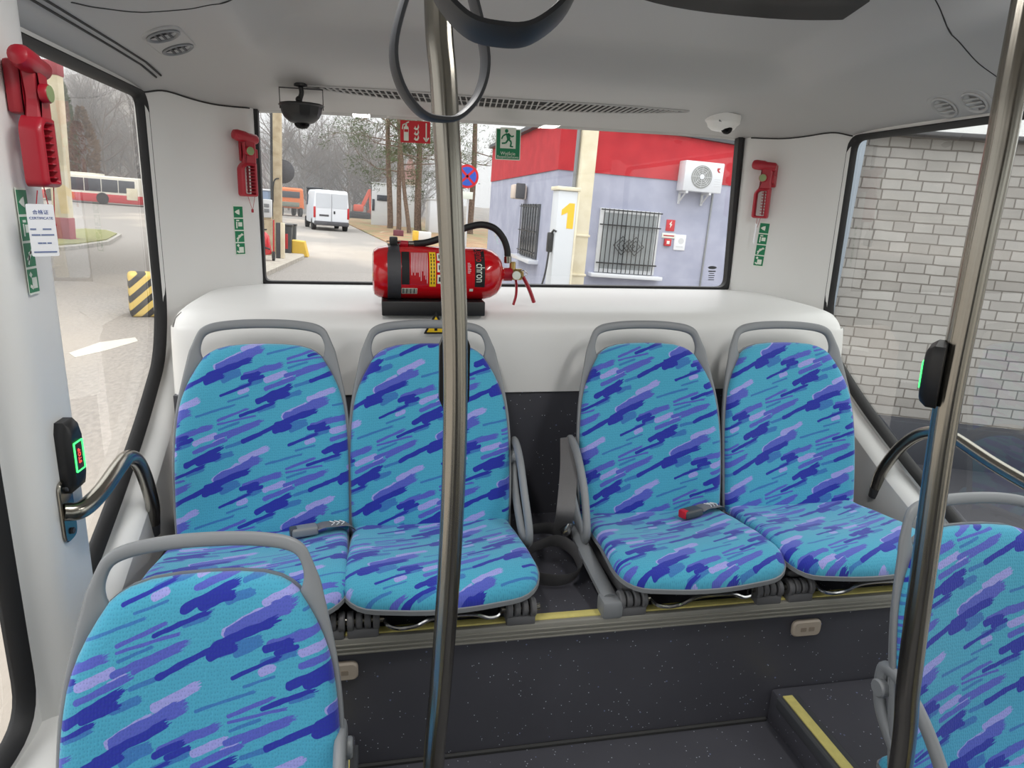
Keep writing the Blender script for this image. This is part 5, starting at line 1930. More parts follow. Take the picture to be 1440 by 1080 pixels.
bm = new_bm(); box(bm, (-W_ * 0.1, -0.25, H_ * 0.42), (W_ * 0.7, 0.5, H_ * 0.16), 0.03); finish('tail_box', bm, mat('truck_tail', srgb(120, 124, 110), 0.6), t)
for x in (-W_ * 0.36, W_ * 0.36):
    for y in (0.3, 2.7):
        bm = new_bm(); lathe(bm, [(0.2, -0.15), (0.45, -0.13), (0.46, 0), (0.45, 0.13), (0.2, 0.15)], axis_M((x, y, 0.45), (1, 0, 0)), 18); finish('wheel', bm, TYRE, t)
tb = gnd(442, 303); tb = Vector((gY(443, 290, 52).x, 52, GZ))
t = thing('tractor', 'dark tractor cab showing above the white van roof', 'tractor', tb, outdoor=True)
zt = gY(440, 263, 52).z - GZ
bm = new_bm(); box(bm, (0, 0, zt - 0.06), (1.1, 1.4, 0.12), 0.04); finish('roof', bm, GREYD, t)
bm = new_bm(); box(bm, (0, 0, zt - 0.75), (0.95, 1.2, 1.26), 0.06); finish('cab_glass', bm, DGLASS, t)
for x in (-0.48, 0.48):
    for y in (-0.6, 0.6):
        bm = new_bm(); cyl(bm, (x, y, zt - 1.4), (x, y, zt - 0.08), 0.04, 8); finish('cab_post', bm, BLACK, t)
bm = new_bm(); box(bm, (0, 0.8, 1.0), (0.9, 3.0, 1.0), 0.1); finish('body', bm, BUMP, t)
for x in (-0.8, 0.8):
    bm = new_bm(); lathe(bm, [(0.2, -0.15), (0.42, -0.13), (0.44, 0), (0.42, 0.13), (0.2, 0.15)], axis_M((x * .6, 0.6, 0.44), (1, 0, 0)), 20); finish('wheel', bm, TYRE, t)

eb = gnd(510, 308)
t = thing('excavator', 'orange excavator with raised arm right of the white van', 'excavator', eb, outdoor=True)
k_ = eb.y / 960
ox = lambda px: gY(px, 300, eb.y).x - eb.x
oz = lambda py: gY(510, py, eb.y).z - eb.z
bm = new_bm(); box(bm, (ox(504), 0, oz(293)), (13 * k_, 1.6, 9 * k_), 0.15); finish('house', bm, ORNR, t)
bm = new_bm(); box(bm, (ox(505), 0, 0.35), (2.4, 2.0, 0.7), 0.2); finish('tracks', bm, TYRE, t)
bm = new_bm(); prism(bm, [(ox(506), oz(292)), (ox(509), oz(284)), (ox(517), oz(266)), (ox(520), oz(265)), (ox(520), oz(272)), (ox(512), oz(290))], 0.4, M_of((1, 0, 0), (0, 0, 1), (0, -1, 0), (0, 0.2, 0)), 0.04); finish('boom', bm, ORNR, t)
bm = new_bm(); prism(bm, [(ox(517.5), oz(266)), (ox(520.5), oz(266)), (ox(522), oz(296)), (ox(519.5), oz(296))], 0.3, M_of((1, 0, 0), (0, 0, 1), (0, -1, 0), (0, 0.15, 0)), 0.03); finish('dipper', bm, ORNR, t)
bm = new_bm(); prism(bm, [(ox(517), oz(295)), (ox(523), oz(295)), (ox(523), oz(307)), (ox(516), oz(307)), (ox(515), oz(301))], 0.8, M_of((1, 0, 0), (0, 0, 1), (0, -1, 0), (0, 0.4, 0)), 0.05); finish('bucket', bm, mat('rust', srgb(146, 72, 56), 0.8), t)

# ---- site cabins and containers ---------------------------------------------
def cabin(px0, py0, px1, py1, y, depth, material, label, windows=(), name='site_cabin'):
    a, b = gY(px0, py1, y), gY(px1, py0, y)
    z0 = GZ
    t = thing(name, label, 'cabin', ((a.x + b.x) / 2, y + depth / 2, z0), outdoor=True)
    w_, h_ = b.x - a.x, b.z - z0
    bm = new_bm(); box(bm, (0, 0, h_ / 2), (w_, depth, h_), 0.06); finish('body', bm, material, t)
    bm = new_bm(); box(bm, (0, 0, h_ + 0.03), (w_ + 0.1, depth + 0.1, 0.10), 0.02); finish('roof_rim', bm, LIGHTG, t)
    for wx0, wy0, wx1, wy1 in windows:
        p_, q_ = gY(wx0, wy1, y), gY(wx1, wy0, y)
        bm = new_bm(); box(bm, ((p_.x + q_.x) / 2 - (a.x + b.x) / 2, -depth / 2 - 0.02, (p_.z + q_.z) / 2 - z0), (q_.x - p_.x, 0.06, q_.z - p_.z), 0.01); finish('window', bm, DGLASS, t)
    return t


cabin(522, 263, 590, 303, 58, 6, LIGHTG, 'long white site cabin behind the pine trunks', ((530, 275, 545, 282), (523, 280, 527, 296)))
cabin(604, 282, 622, 304, 50, 4, VANW, 'small white site cabin just left of the steel pole')
cabin(352, 268, 378, 290, 46, 5, mat('blue_grey_box', srgb(120, 136, 156), 0.6), 'blue grey container behind the concrete post at the left')
t = cabin(568, 252, 584, 300, 84, 9, mat('ochre_wall', srgb(206, 188, 160), 0.9), 'distant house with a reddish roof among the trees', name='distant_house')
t['category'] = 'house'
hw_ = 84 / 960 * 10
bm = new_bm(); prism(bm, [(-hw_, 0), (hw_, 0), (0.0, 2.6)], 10, M_of((1, 0, 0), (0, 0, 1), (0, -1, 0), (0, 5, gY(575, 252, 84).z - GZ))); finish('roof', bm, mat('red_tiles', srgb(164, 108, 96), 0.9), t)

# ---- person in a hi-vis jacket, bending between the trunks -----------------
pb = gnd(569, 316)
t = thing('person', 'person in a yellow hi-vis jacket bending down between the pine trunks', 'person', pb, outdoor=True)


def skin(name, pts, edges, radii, material, parent):
    me = bpy.data.meshes.new(name); me.from_pydata(pts, edges, [])
    o = bpy.data.objects.new(name, me); COL.objects.link(o)
    o.modifiers.new('skin', 'SKIN'); sb = o.modifiers.new('sub', 'SUBSURF'); sb.levels = 1; sb.render_levels = 1
    for v, r in zip(me.skin_vertices[0].data, radii):
        v.radius = (r, r)
    me.skin_vertices[0].data[0].use_root = True
    me.materials.append(material); o.parent = parent
    return o


skin('body', [(0.05, 0, 0.92), (-0.10, -0.05, 1.18), (-0.42, -0.1, 1.42), (-0.52, -0.12, 1.5), (-0.66, -0.14, 1.58), (-0.40, -0.30, 1.30), (-0.45, -0.36, 1.04), (-0.52, -0.42, 0.82), (-0.40, 0.10, 1.30), (-0.50, 0.06, 1.0), (-0.58, 0.0, 0.80), (0.05, -0.12, 0.88), (-0.02, -0.14, 0.48), (0.04, -0.15, 0.08), (-0.1, -0.17, 0.04), (0.05, 0.12, 0.88), (0.02, 0.14, 0.48), (0.10, 0.15, 0.08), (-0.03, 0.15, 0.04)],
     [(0, 1), (1, 2), (2, 3), (3, 4), (2, 5), (5, 6), (6, 7), (2, 8), (8, 9), (9, 10), (0, 11), (11, 12), (12, 13), (13, 14), (0, 15), (15, 16), (16, 17), (17, 18)],
     [0.15, 0.16, 0.15, 0.06, 0.10, 0.065, 0.05, 0.04, 0.065, 0.05, 0.04, 0.09, 0.065, 0.05, 0.05, 0.09, 0.065, 0.05, 0.05], mat('work_trousers', srgb(60, 66, 84), 0.9), t)
skin('hivis_jacket', [(0.08, 0, 0.90), (-0.10, -0.05, 1.18), (-0.40, -0.1, 1.40), (-0.40, -0.30, 1.30), (-0.45, -0.36, 1.06), (-0.40, 0.10, 1.30), (-0.50, 0.06, 1.02)], [(0, 1), (1, 2), (2, 3), (3, 4), (2, 5), (5, 6)], [0.19, 0.19, 0.18, 0.085, 0.07, 0.085, 0.07], HIVIS, t)

# ---- block, crate ------------------------------------------------------------
def simple(name, label, cat, px, py, size, material, rz=0, bev=0.03, grp=None):
    b_ = gnd(px, py)
    t_ = thing(name, label, cat, b_, (0, 0, rz), outdoor=True, group=grp)
    bm = new_bm(); box(bm, (0, 0, size[2] / 2), size, bev); finish('body', bm, material, t_)
    return t_, b_


t, b_ = simple('concrete_block', 'white and yellow painted concrete block at the road edge', 'block', 593, 341, (0.85, 0.5, 0.55), LIGHTG, 0.2)
bm = new_bm(); box(bm, (-0.34, -0.01, 0.28), (0.2, 0.53, 0.57), 0.03); finish('yellow_end', bm, PAINTY, t)
simple('crate', 'small dark red crate on the verge below the pines', 'crate', 560, 333, (0.55, 0.4, 0.38), mat('crate_red', srgb(104, 56, 66), 0.8), 0.1)[0]

# ---- concrete post with mirror and boxes ---------------------------------------
cb = gnd(391, 362)
kk = cb.y / 960
t = thing('concrete_post', 'tall concrete post at the left of the rear window', 'post', cb, outdoor=True)
bm = new_bm(); box(bm, (0, 0, 3.4), (0.22, 0.30, 6.8), 0.02); finish('shaft', bm, POSTM, t)
bm = new_bm(); box(bm, (-0.15, 0.02, 3.4), (0.09, 0.12, 6.8), 0.01); finish('side_channel', bm, GREYD, t)
bm = new_bm()
dz = lambda py: gY(391, py, cb.y).z - cb.z
tube(bm, catmull([(0.06, -0.16, dz(251)), (-0.05, -0.17, dz(253)), (-0.10, -0.17, dz(262)), (-0.11, -0.17, dz(285))], 5), 0.018, 6); finish('cable', bm, BLACK, t)
p_ = gY(397, 241, cb.y + 0.4)
t = thing('round_mirror', 'round dark back of a traffic mirror on the concrete post', 'mirror', p_, outdoor=True)
bm = new_bm(); lathe(bm, [(0.0, 0.0), (0.30, 0.02), (0.34, 0.05), (0.34, 0.08), (0.0, 0.10)], axis_M((0, 0, 0), (0, 1, 0)), 28); finish('dish', bm, BUMP, t)
bm = new_bm(); cyl(bm, (0.0, 0.02, 0), (-0.12, -0.26, 0), 0.02, 8); finish('arm', bm, GREYD, t)
p_ = gY(374, 293, cb.y - 0.6)
t = thing('junction_box', 'pale grey junction box left of the concrete post', 'box', (p_.x, p_.y, GZ + 0.10), outdoor=True)
hh = p_.z - GZ - 0.10
bm = new_bm(); box(bm, (0, 0, hh), (0.32, 0.16, 0.50), 0.02); finish('box', bm, LIGHTG, t)
bm = new_bm(); box(bm, (0, 0, (hh - .2) / 2), (0.34, 0.08, hh - 0.2), 0.01); finish('stand', bm, POSTM, t)
for q in (-0.06, 0.08):
    bm = new_bm(); box(bm, (0.03, -0.085, hh + q), (0.14, 0.01, 0.10), 0.004); finish('cover', bm, GREYP, t)
eb2 = gnd(376, 366, GZ + 0.1)
t = thing('extinguisher_trolley', 'red wheeled extinguisher trolley on the pump island', 'fire extinguisher', eb2, outdoor=True)
bm = new_bm(); lathe(bm, [(0.0, 0.15), (0.13, 0.15), (0.15, 0.20), (0.15, 0.62), (0.09, 0.72), (0.04, 0.74), (0.04, 0.80)], Matrix.Rotation(-0.15, 4, 'Y'), 16); finish('cylinder', bm, REDG, t)
bm = new_bm(); tube(bm, [(-0.15, 0.05, 0.1), (-0.14, 0.05, 1.05), (0.16, 0.05, 1.05), (0.15, 0.05, 0.1)], 0.02, 8); finish('frame', bm, REDG, t)
for x in (-0.16, 0.16):
    bm = new_bm(); lathe(bm, [(0.05, -0.03), (0.12, -0.03), (0.12, 0.03), (0.05, 0.03)], axis_M((x, 0, 0.12), (1, 0, 0)), 16); finish('wheel', bm, TYRE, t)
bm = new_bm(); tube(bm, catmull([(0, -0.05, 0.8), (-0.16, -0.12, 0.75), (-0.1, -0.17, 0.4), (0.1, -0.17, 0.3)], 5), 0.02, 8); finish('hose', bm, BLACK, t)
bb = gnd(395, 363, GZ + 0.1)
t = thing('bollard', 'cream and dark bollard beside the concrete post', 'bollard', bb, outdoor=True)
bm = new_bm(); box(bm, (0.05, 0, 0.48), (0.10, 0.18, 0.96), 0.01); finish('pale_side', bm, CREAM, t)
bm = new_bm(); box(bm, (-0.06, 0, 0.48), (0.12, 0.18, 0.96), 0.01); finish('dark_side', bm, BINM, t)
for px, py, s_, lab in ((404, 360, 0.9, 'dark wheeled bin right of the cream bollard'), (410, 355, 0.86, 'dark wheeled bin furthest from the concrete post')):
    b_ = gnd(px, py)
    t = thing('wheeled_bin', lab, 'bin', b_, outdoor=True, group='bins by the pump island')
    bm = new_bm(); lo = [[(x * w_ , y * w_, z) for x, y in rrect(0.30, 0.34, 0.03, 3)] for z, w_ in ((0.03, 0.78), (s_, 1.0))]; loft(bm, lo, True, True); finish('body', bm, BINM, t)
    bm = new_bm(); box(bm, (0, 0, s_ + 0.03), (0.33, 0.38, 0.06), 0.02); finish('lid', bm, BLACK, t)
    bm = new_bm(); box(bm, (0, -0.165, s_ * 0.5), (0.08, 0.02, 0.45), 0.004); finish('red_stripe', bm, TAIL, t)
b_ = gnd(420, 361)
t = thing('yellow_wedge', 'yellow painted concrete wedge at the corner of the pump island', 'barrier', b_, outdoor=True)
k_ = b_.y / 960
bm = new_bm(); prism(bm, [(-9 * k_, 0), (12 * k_, 0), (7 * k_, 20 * k_), (-9 * k_, 21 * k_)], 0.5, M_of((1, 0, 0), (0, 0, 1), (0, -1, 0), (0, 0.5, 0)), 0.02); finish('body', bm, PAINTY, t)

# ---- no stopping sign -----------------------------------------------------------
sp = gY(657, 248, 24)
t = thing('no_stopping_sign', 'round blue and red no stopping sign on a post behind the pole', 'road sign', (sp.x, 24, GZ), outdoor=True)
zc = sp.z - GZ; r_ = 15.5 / 960 * 24
bm = new_bm(); cyl(bm, (0.08, 0.06, 0), (0.08, 0.06, zc + 0.3), 0.035, 10); finish('post', bm, LIGHTG, t)
bm = new_bm(); lathe(bm, [(r_, 0), (r_, 0.02), (0, 0.02)], axis_M((0, 0, zc), (0, -1, 0)), 32); finish('red_ring', bm, SIGNR, t)
bm = new_bm(); lathe(bm, [(r_ * 0.8, 0.0), (r_ * 0.8, 0.006), (0, 0.006)], axis_M((0, -0.02, zc), (0, -1, 0)), 32); finish('blue_field', bm, SIGNB, t)
bm = new_bm()
for a in (0.785, -0.785):
    box(bm, (0, -0.03, zc), (r_ * 1.65, 0.006, r_ * 0.2), M=Matrix.Rotation(a, 4, 'Y'))
finish('red_cross', bm, SIGNR, t)
bm = new_bm(); box(bm, (0.05, -0.005, zc - 0.62), (0.36, 0.02, 0.24), 0.005); finish('lower_plate', bm, SIGNW, t)

# ---- depot building ---------------------------------------------------------------
BY = 12.5
C0 = gY(780, 300, BY)
bx0 = C0.x
zred = gY(782, 238, BY).z
DEP = 7.6
LEN = 12.0
t = thing('depot_building', 'lilac depot building with a red band under its roof', 'building', (bx0, BY, GZ), outdoor=True)
bm = new_bm(); box(bm, (LEN / 2, DEP / 2, (zred - GZ) / 2), (LEN, DEP, zred - GZ)); finish('lilac_wall', bm, LILAC, t)
ra, rb = gY(927, 193, BY), gY(1040, 217, BY)
sl = (rb.z - ra.z) / (rb.x - ra.x)
rz = lambda x: ra.z + sl * (x + bx0 - ra.x) - GZ
bm = new_bm()
prism(bm, [(-0.02, zred - GZ), (LEN, zred - GZ), (LEN, max(rz(LEN), zred - GZ + 0.3)), (-0.02, rz(-0.02))], DEP + 0.04, M_of((1, 0, 0), (0, 0, 1), (0, -1, 0), (0, DEP + 0.02, 0)))
finish('red_band', bm, REDW, t, smooth=False)
bm = new_bm()
prism(bm, [(-0.12, rz(-0.12)), (LEN, max(rz(LEN), zred - GZ + 0.3)), (LEN, max(rz(LEN), zred - GZ + 0.3) + 0.08), (-0.12, rz(-0.12) + 0.08)], DEP + 0.2, M_of((1, 0, 0), (0, 0, 1), (0, -1, 0), (0, DEP + 0.1, 0)))
finish('roof_edge', bm, GREYD, t, smooth=False)


def bp(px, py, off=0.0):
    q = gY(px, py, BY - off)
    return Vector((q.x - bx0, -off, q.z - GZ))


def front_rect(px0, py0, px1, py1, off, th, bev=0.0):
    cx_, cy_ = (px0 + px1) / 2, (py0 + py1) / 2
    l_, r_ = bp(px0, cy_, off), bp(px1, cy_, off); u_, d_ = bp(cx_, py0, off), bp(cx_, py1, off)
    return ((l_.x + r_.x) / 2, -off + th / 2, (u_.z + d_.z) / 2), (r_.x - l_.x, th, u_.z - d_.z)


c_, s_ = front_rect(841, 297, 922, 383, 0.0, 0.06)
w0x, w0z, wwx, wwz = c_[0], c_[2], s_[0], s_[2]
bm = new_bm(); box(bm, (w0x, -0.015, w0z), (wwx + 0.05, 0.05, wwz + 0.05), 0.005); f_ = finish('window_frame', bm, LIGHTG, t)
bm = new_bm(); box(bm, (w0x, -0.045, w0z), (wwx - 0.10, 0.012, wwz - 0.1)); finish('pane', bm, mat('grey_window', srgb(150, 156, 158), 0.25), f_)
bm = new_bm(); box(bm, (w0x, -0.10, w0z - wwz / 2 - 0.07), (wwx + 0.28, 0.24, 0.07), 0.01); finish('window_sill', bm, VANW, t)
bm = new_bm()
for k in range(13):
    x = w0x - wwx / 2 + wwx * (k + 0.5) / 13
    cyl(bm, (x, -0.09, w0z - wwz / 2 - 0.02), (x, -0.09, w0z + wwz / 2 + 0.02), 0.009, 6)
gr = finish('window_grille', bm, BLACK, t)
for zz in (w0z + wwz / 2, w0z + wwz * 0.26, w0z - wwz * 0.36):
    bm = new_bm(); box(bm, (w0x, -0.1, zz), (wwx + 0.06, 0.022, 0.024)); finish('crossbar', bm, BLACK, gr)
bm = new_bm()
mz = w0z - wwz * 0.06
for dx in (-0.13, 0.0, 0.13):
    for r_ in ((0.17, 0.10) if dx else (0.12,)):
        pts = [(w0x + dx + r_, -0.11, mz), (w0x + dx, -0.11, mz + r_), (w0x + dx - r_, -0.11, mz), (w0x + dx, -0.11, mz - r_)]
        tube(bm, pts, 0.010, 6, closed=True)
finish('diamond_motif', bm, BLACK, gr)
# window on the left flank
def fl(px, py):
    r = TMI @ ray(px, py); q = r * (bx0 / r.x)
    return q


q0, q1 = fl(736, 300), fl(760, 300)
y0_, y1_ = q1.y - BY, q0.y - BY
zt_, zb_ = fl(748, 287).z - GZ, fl(748, 362).z - GZ
bm = new_bm(); box(bm, (-0.012, (y0_ + y1_) / 2, (zt_ + zb_) / 2), (0.05, y1_ - y0_, zt_ - zb_)); f_ = finish('window_frame', bm, GREYD, t)
bm = new_bm(); box(bm, (-0.04, (y0_ + y1_) / 2, (zt_ + zb_) / 2), (0.01, y1_ - y0_ - 0.12, zt_ - zb_ - 0.12)); finish('pane', bm, DGLASS, f_)
bm = new_bm(); box(bm, (-0.09, (y0_ + y1_) / 2, zb_ - 0.06), (0.22, y1_ - y0_ + 0.3, 0.08), 0.01); finish('window_sill', bm, VANW, t)
bm = new_bm()
for k in range(7):
    y = y0_ + (y1_ - y0_) * (k + 0.5) / 7
    cyl(bm, (-0.08, y, zb_), (-0.08, y, zt_), 0.009, 6)
for zz in (zt_ - 0.05, zt_ - 0.55, zb_ + 0.1):
    box(bm, (-0.085, (y0_ + y1_) / 2, zz), (0.02, y1_ - y0_, 0.022))
finish('window_grille', bm, BLACK, t)
q = fl(740, 271)
t2 = thing('wall_lamp', 'boxy wall lamp above the side window of the depot', 'lamp', (bx0 - 0.01, q.y, q.z), outdoor=True)
bm = new_bm(); box(bm, (-0.16, 0, 0.0), (0.30, 0.34, 0.30), 0.03); finish('lamp_body', bm, mat('lamp_pale', srgb(220, 204, 190), 0.5), t2)
bm = new_bm(); box(bm, (-0.16, -0.19, 0.02), (0.2, 0.06, 0.32), 0.02); finish('lamp_side', bm, BUMP, t2)
q = fl(697, 330)
t2 = thing('painted_number', 'white number 4 on the far end of the depot side wall', 'number', (bx0 - 0.006, q.y, q.z), outdoor=True)
text_mesh('numeral', '4', 0.42, PAINTW, t2, M_of((0, -1, 0), (0, 0, 1), (-1, 0, 0)), ext=0.003)

# cream post and pipe in front of the corner
pz = BY - 0.75
cpx = gY(818, 300, pz)
t = thing('cream_post', 'tall cream post with a grey pipe in front of the depot corner', 'post', (cpx.x, pz, GZ), outdoor=True)
pw = 20 / 960 * pz * 1.02
bm = new_bm(); box(bm, (0, 0, 2.6), (pw, 0.26, 5.2), 0.01); finish('shaft', bm, CREAM, t)
bm = new_bm(); cyl(bm, (-pw / 2 - 0.045, 0.05, 0), (-pw / 2 - 0.045, 0.05, 5.2), 0.035, 12); finish('pipe', bm, GREYP, t)
for py in (331, 386):
    zz = gY(818, py, pz).z - GZ
    bm = new_bm(); box(bm, (0, 0, zz), (pw + 0.04, 0.30, 0.035), 0.004); finish('band', bm, CREAM, t)

# fuel pump with the number 1
py_ = BY - 1.3
fp = gY(789, 340, py_)
t = thing('fuel_pump', 'pale fuel pump marked with a yellow 1 beside the cream post', 'fuel pump', (fp.x, py_, GZ), outdoor=True)
hp_ = gY(789, 268, py_).z - GZ
wp = 28 / 960 * py_
bm = new_bm(); box(bm, (0, 0, hp_ / 2), (wp, 0.4, hp_), 0.02); finish('cabinet', bm, mat('pump_pale', srgb(206, 210, 214), 0.5), t)
bm = new_bm(); box(bm, (0, 0, hp_ + 0.03), (wp + 0.06, 0.46, 0.06), 0.01); finish('top_cap', bm, CREAM, t)
bm = new_bm(); box(bm, (wp * .52, -0.01, hp_ / 2), (0.03, 0.4, hp_ * .98), 0.005); finish('side_trim', bm, CREAM, t)
zz = gY(791, 303, py_).z - GZ
bm = new_bm(); prism(bm, [(-0.02, -0.2), (0.09, -0.2), (0.09, 0.2), (0.0, 0.2), (-0.12, 0.09), (-0.12, 0.0), (-0.02, 0.05)], 0.004, M_of((1, 0, 0), (0, 0, 1), (0, -1, 0), (0.03, -0.2, zz))); finish('numeral', bm, mat('yellow_numeral', srgb(240, 190, 30), 0.6), t)
zz = gY(768, 340, py_).z - GZ
bm = new_bm(); box(bm, (-wp / 2 - 0.05, -0.08, zz), (0.09, 0.10, 0.32), 0.02); tube(bm, [(-wp / 2 - 0.05, -0.1, zz + 0.12), (-wp / 2 - 0.02, -0.16, zz + 0.2), (-wp / 2 + 0.02, -0.2, zz + 0.18)], 0.018, 8); nz = finish('nozzle', bm, BLACK, t)
bm = new_bm(); tube(bm, catmull([(-wp / 2 - 0.05, -0.08, zz - 0.14), (-wp / 2 - 0.09, -0.12, zz - 0.5), (-wp / 2 - 0.16, -0.12, zz - 0.9), (-wp / 2 - 0.1, -0.1, 0.12)], 6), 0.016, 8); finish('hose', bm, BLACK, t)

# air conditioner
ac = bp(990, 249, 0.36)
t = thing('air_conditioner', 'white air conditioner unit on the red band of the depot', 'air conditioner', (bx0 + ac.x, BY - 0.36, GZ + ac.z), outdoor=True)
wa, ha = 60 / 960 * 12.2, 42 / 960 * 12.2
bm = new_bm(); box(bm, (0, 0.15, 0), (wa, 0.30, ha), 0.02); finish('casing', bm, VANW, t)
bm = new_bm(); lathe(bm, [(ha * 0.38, 0), (ha * 0.38, 0.012), (ha * 0.35, 0.016), (ha * 0.34, 0.004), (0, 0.004)], axis_M((-wa * 0.06, 0.0, 0.0), (0, -1, 0)), 32); gl_ = finish('fan_guard', bm, mat('fan_grey', srgb(150, 152, 150), 0.6), t)
bm = new_bm()
for k in range(5):
    r_ = ha * (0.07 + 0.065 * k)
    tube(bm, [(-wa * 0.06 + r_ * math.cos(a * PI / 12), -0.016, r_ * math.sin(a * PI / 12)) for a in range(24)], 0.004, 5, closed=True)
for a in range(8):
    an = a * PI / 4
    tube(bm, [(-wa * 0.06, -0.016, 0), (-wa * 0.06 + ha * .36 * math.cos(an), -0.016, ha * .36 * math.sin(an))], 0.004, 5)
finish('guard_wires', bm, LIGHTG, gl_)
bm = new_bm(); lathe(bm, [(0.045, 0), (0.045, 0.02), (0, 0.022)], axis_M((-wa * 0.06, -0.005, 0), (0, -1, 0)), 16); finish('fan_hub', bm, VANW, gl_)
bm = new_bm()
for k in range(4):
    box(bm, (wa * 0.36, -0.002, -0.02 - 0.04 * k), (0.12, 0.004, 0.008))
finish('print_lines', bm, LIGHTG, t)
bm = new_bm(); prism(bm, [(-0.03, 0.04), (0.035, 0.04), (0.0, 0.0), (0.035, -0.04), (-0.005, -0.04), (-0.035, 0.0)], 0.003, M_of((1, 0, 0), (0, 0, 1), (0, -1, 0), (wa * 0.36, 0.0, ha * 0.26))); finish('logo_mark', bm, TAIL, t)
for x in (-wa * 0.38, wa * 0.22):
    bm = new_bm(); box(bm, (x, 0.165, -ha / 2 - 0.02), (0.04, 0.33, 0.04)); box(bm, (x, 0.32, -ha / 2 - 0.12), (0.04, 0.03, 0.22)); tube(bm, [(x, 0.05, -ha / 2 - .02), (x, 0.31, -ha / 2 - 0.2)], 0.014, 6); finish('wall_bracket', bm, LIGHTG, t)
c1_, c2_ = bp(1003, 272, 0.02), bp(983, 402, 0.02)
t = thing('cable_duct', 'thin grey duct running down the depot wall below the air conditioner', 'cable', (bx0 + c1_.x, BY, GZ), outdoor=True)
bm = new_bm(); box(bm, (0, -0.015, c1_.z / 2), (0.03, 0.03, c1_.z), 0.004); finish('duct', bm, GREYP, t)


def wall_plate(px0, py0, px1, py1, name, label, cat, material, th=0.02):
    c_, s_ = front_rect(px0, py0, px1, py1, th, th)
    t_ = thing(name, label, cat, (bx0 + c_[0], BY, GZ + c_[2]), outdoor=True)
    bm = new_bm(); box(bm, (0, -th / 2, 0), s_, 0.004); finish('plate', bm, material, t_)
    return t_, s_


t, s_ = wall_plate(937, 309, 949, 325, 'fire_sign', 'small red fire sign on the depot wall above the alarm', 'sign', SIGNR)
bm = new_bm(); prism(bm, [(x * s_[0], y * s_[2]) for x, y in ((-.05, -.34), (.18, .02), (.03, .02), (.12, .34), (-.2, -.02), (-.04, -.02))], 0.004, M_of((1, 0, 0), (0, 0, 1), (0, -1, 0), (0, -0.021, 0.02))); finish('flame_symbol', bm, SIGNW, t)
t, s_ = wall_plate(931, 328, 950, 335, 'notice_plate', 'narrow white plate between the red sign and the red alarm box', 'sign', SIGNW)
bm = new_bm(); box(bm, (0, -0.021, 0), (s_[0] * 0.8, 0.002, s_[2] * 0.25)); finish('text_line', bm, TAIL, t)
t, s_ = wall_plate(935, 336, 944, 346, 'fire_alarm_box', 'red fire alarm box below the white plate on the depot', 'alarm', SIGNR, 0.06)
bm = new_bm(); box(bm, (0, -0.062, 0), (s_[0] * 0.45, 0.006, s_[2] * 0.45), 0.002); finish('glass_square', bm, SIGNW, t)
t, s_ = wall_plate(948, 330, 964, 352, 'notice_poster', 'white notice poster right of the alarm box', 'poster', PAPER)
bm = new_bm(); lathe(bm, [(s_[0] * 0.25, 0), (s_[0] * 0.25, 0.002), (0, 0.002)], axis_M((0.02, -0.021, s_[2] * 0.1), (0, -1, 0)), 16); box(bm, (0, -0.021, -s_[2] * 0.28), (s_[0] * 0.6, 0.002, s_[2] * 0.08)); finish('drawing', bm, LIGHTG, t)

# ---- canopy on the left with its column ---------------------------------------------
b_ = gnd(92, 341)
kk = b_.y / 960
t = thing('canopy_column', 'cream column with a red foot outside the left window', 'column', b_, outdoor=True)
wc = 17 * kk
Z3 = gnd(110, 89, 3.0)
bm = new_bm(); box(bm, (0, 0, (3.0 - GZ) / 2), (wc, wc, 3.0 - GZ), 0.02); finish('shaft', bm, CREAM, t)
hr = gY(92, 306, b_.y).z - GZ
bm = new_bm(); box(bm, (0, 0, hr / 2), (wc + 0.04, wc + 0.04, hr), 0.02); box(bm, (0, 0, 0.06), (wc + 0.25, wc + 0.25, 0.12), 0.02); finish('red_foot', bm, mat('faded_red', srgb(158, 66, 76), 0.7), t)
h1_, h2_ = gY(92, 108, b_.y).z - GZ, gY(92, 88, b_.y).z - GZ
bm = new_bm(); box(bm, (0, 0, (h1_ + h2_) / 2), (wc + 0.04, wc + 0.04, h2_ - h1_), 0.02); finish('red_head', bm, mat('faded_red', srgb(158, 66, 76), 0.7), t)
fa, fb = gnd(60, 76, 3.0), gnd(150, 93, 3.0)
t = thing('canopy', 'beige canopy roof over the yard outside the left window', 'canopy', (fa.x, fa.y, 3.0), outdoor=True)
d_ = (fb - fa); d_.z = 0; d_.normalize(); nn_ = Vector((-d_.y, d_.x, 0))
if nn_.y > 0: nn_ = -nn_
ext = (fb - fa).length * 1.35
base = [d_ * -30, d_ * ext, d_ * ext + nn_ * 9, d_ * -30 + nn_ * 9]
bm = new_bm(); prism(bm, [(p_.x, p_.y) for p_ in base], 0.35); finish('roof_slab', bm, CREAM, t, smooth=False)

# ---- striped concrete block ------------------------------------------------------------
b_ = gnd(203, 443)
t = thing('striped_block', 'concrete block with yellow and black diagonal stripes on the yard', 'barrier', b_, (0, 0, 0.35), outdoor=True)
sm = bpy.data.materials.new('hazard_stripes'); sm.use_nodes = True
n, l = nodes(sm)
tc = n.new('ShaderNodeTexCoord'); mp = n.new('ShaderNodeMapping'); mp.inputs['Rotation'].default_value = (0, 0.75, 0)
wv = n.new('ShaderNodeTexWave'); wv.inputs['Scale'].default_value = 2.1; wv.bands_direction = 'Z'
l.new(tc.outputs['Object'], mp.inputs[0]); l.new(mp.outputs[0], wv.inputs[0])
rp_ = n.new('ShaderNodeValToRGB'); rp_.color_ramp.interpolation = 'CONSTANT'
rp_.color_ramp.elements[0].color = srgb(56, 54, 52); rp_.color_ramp.elements[1].color = srgb(222, 192, 104); rp_.color_ramp.elements[1].position = 0.5
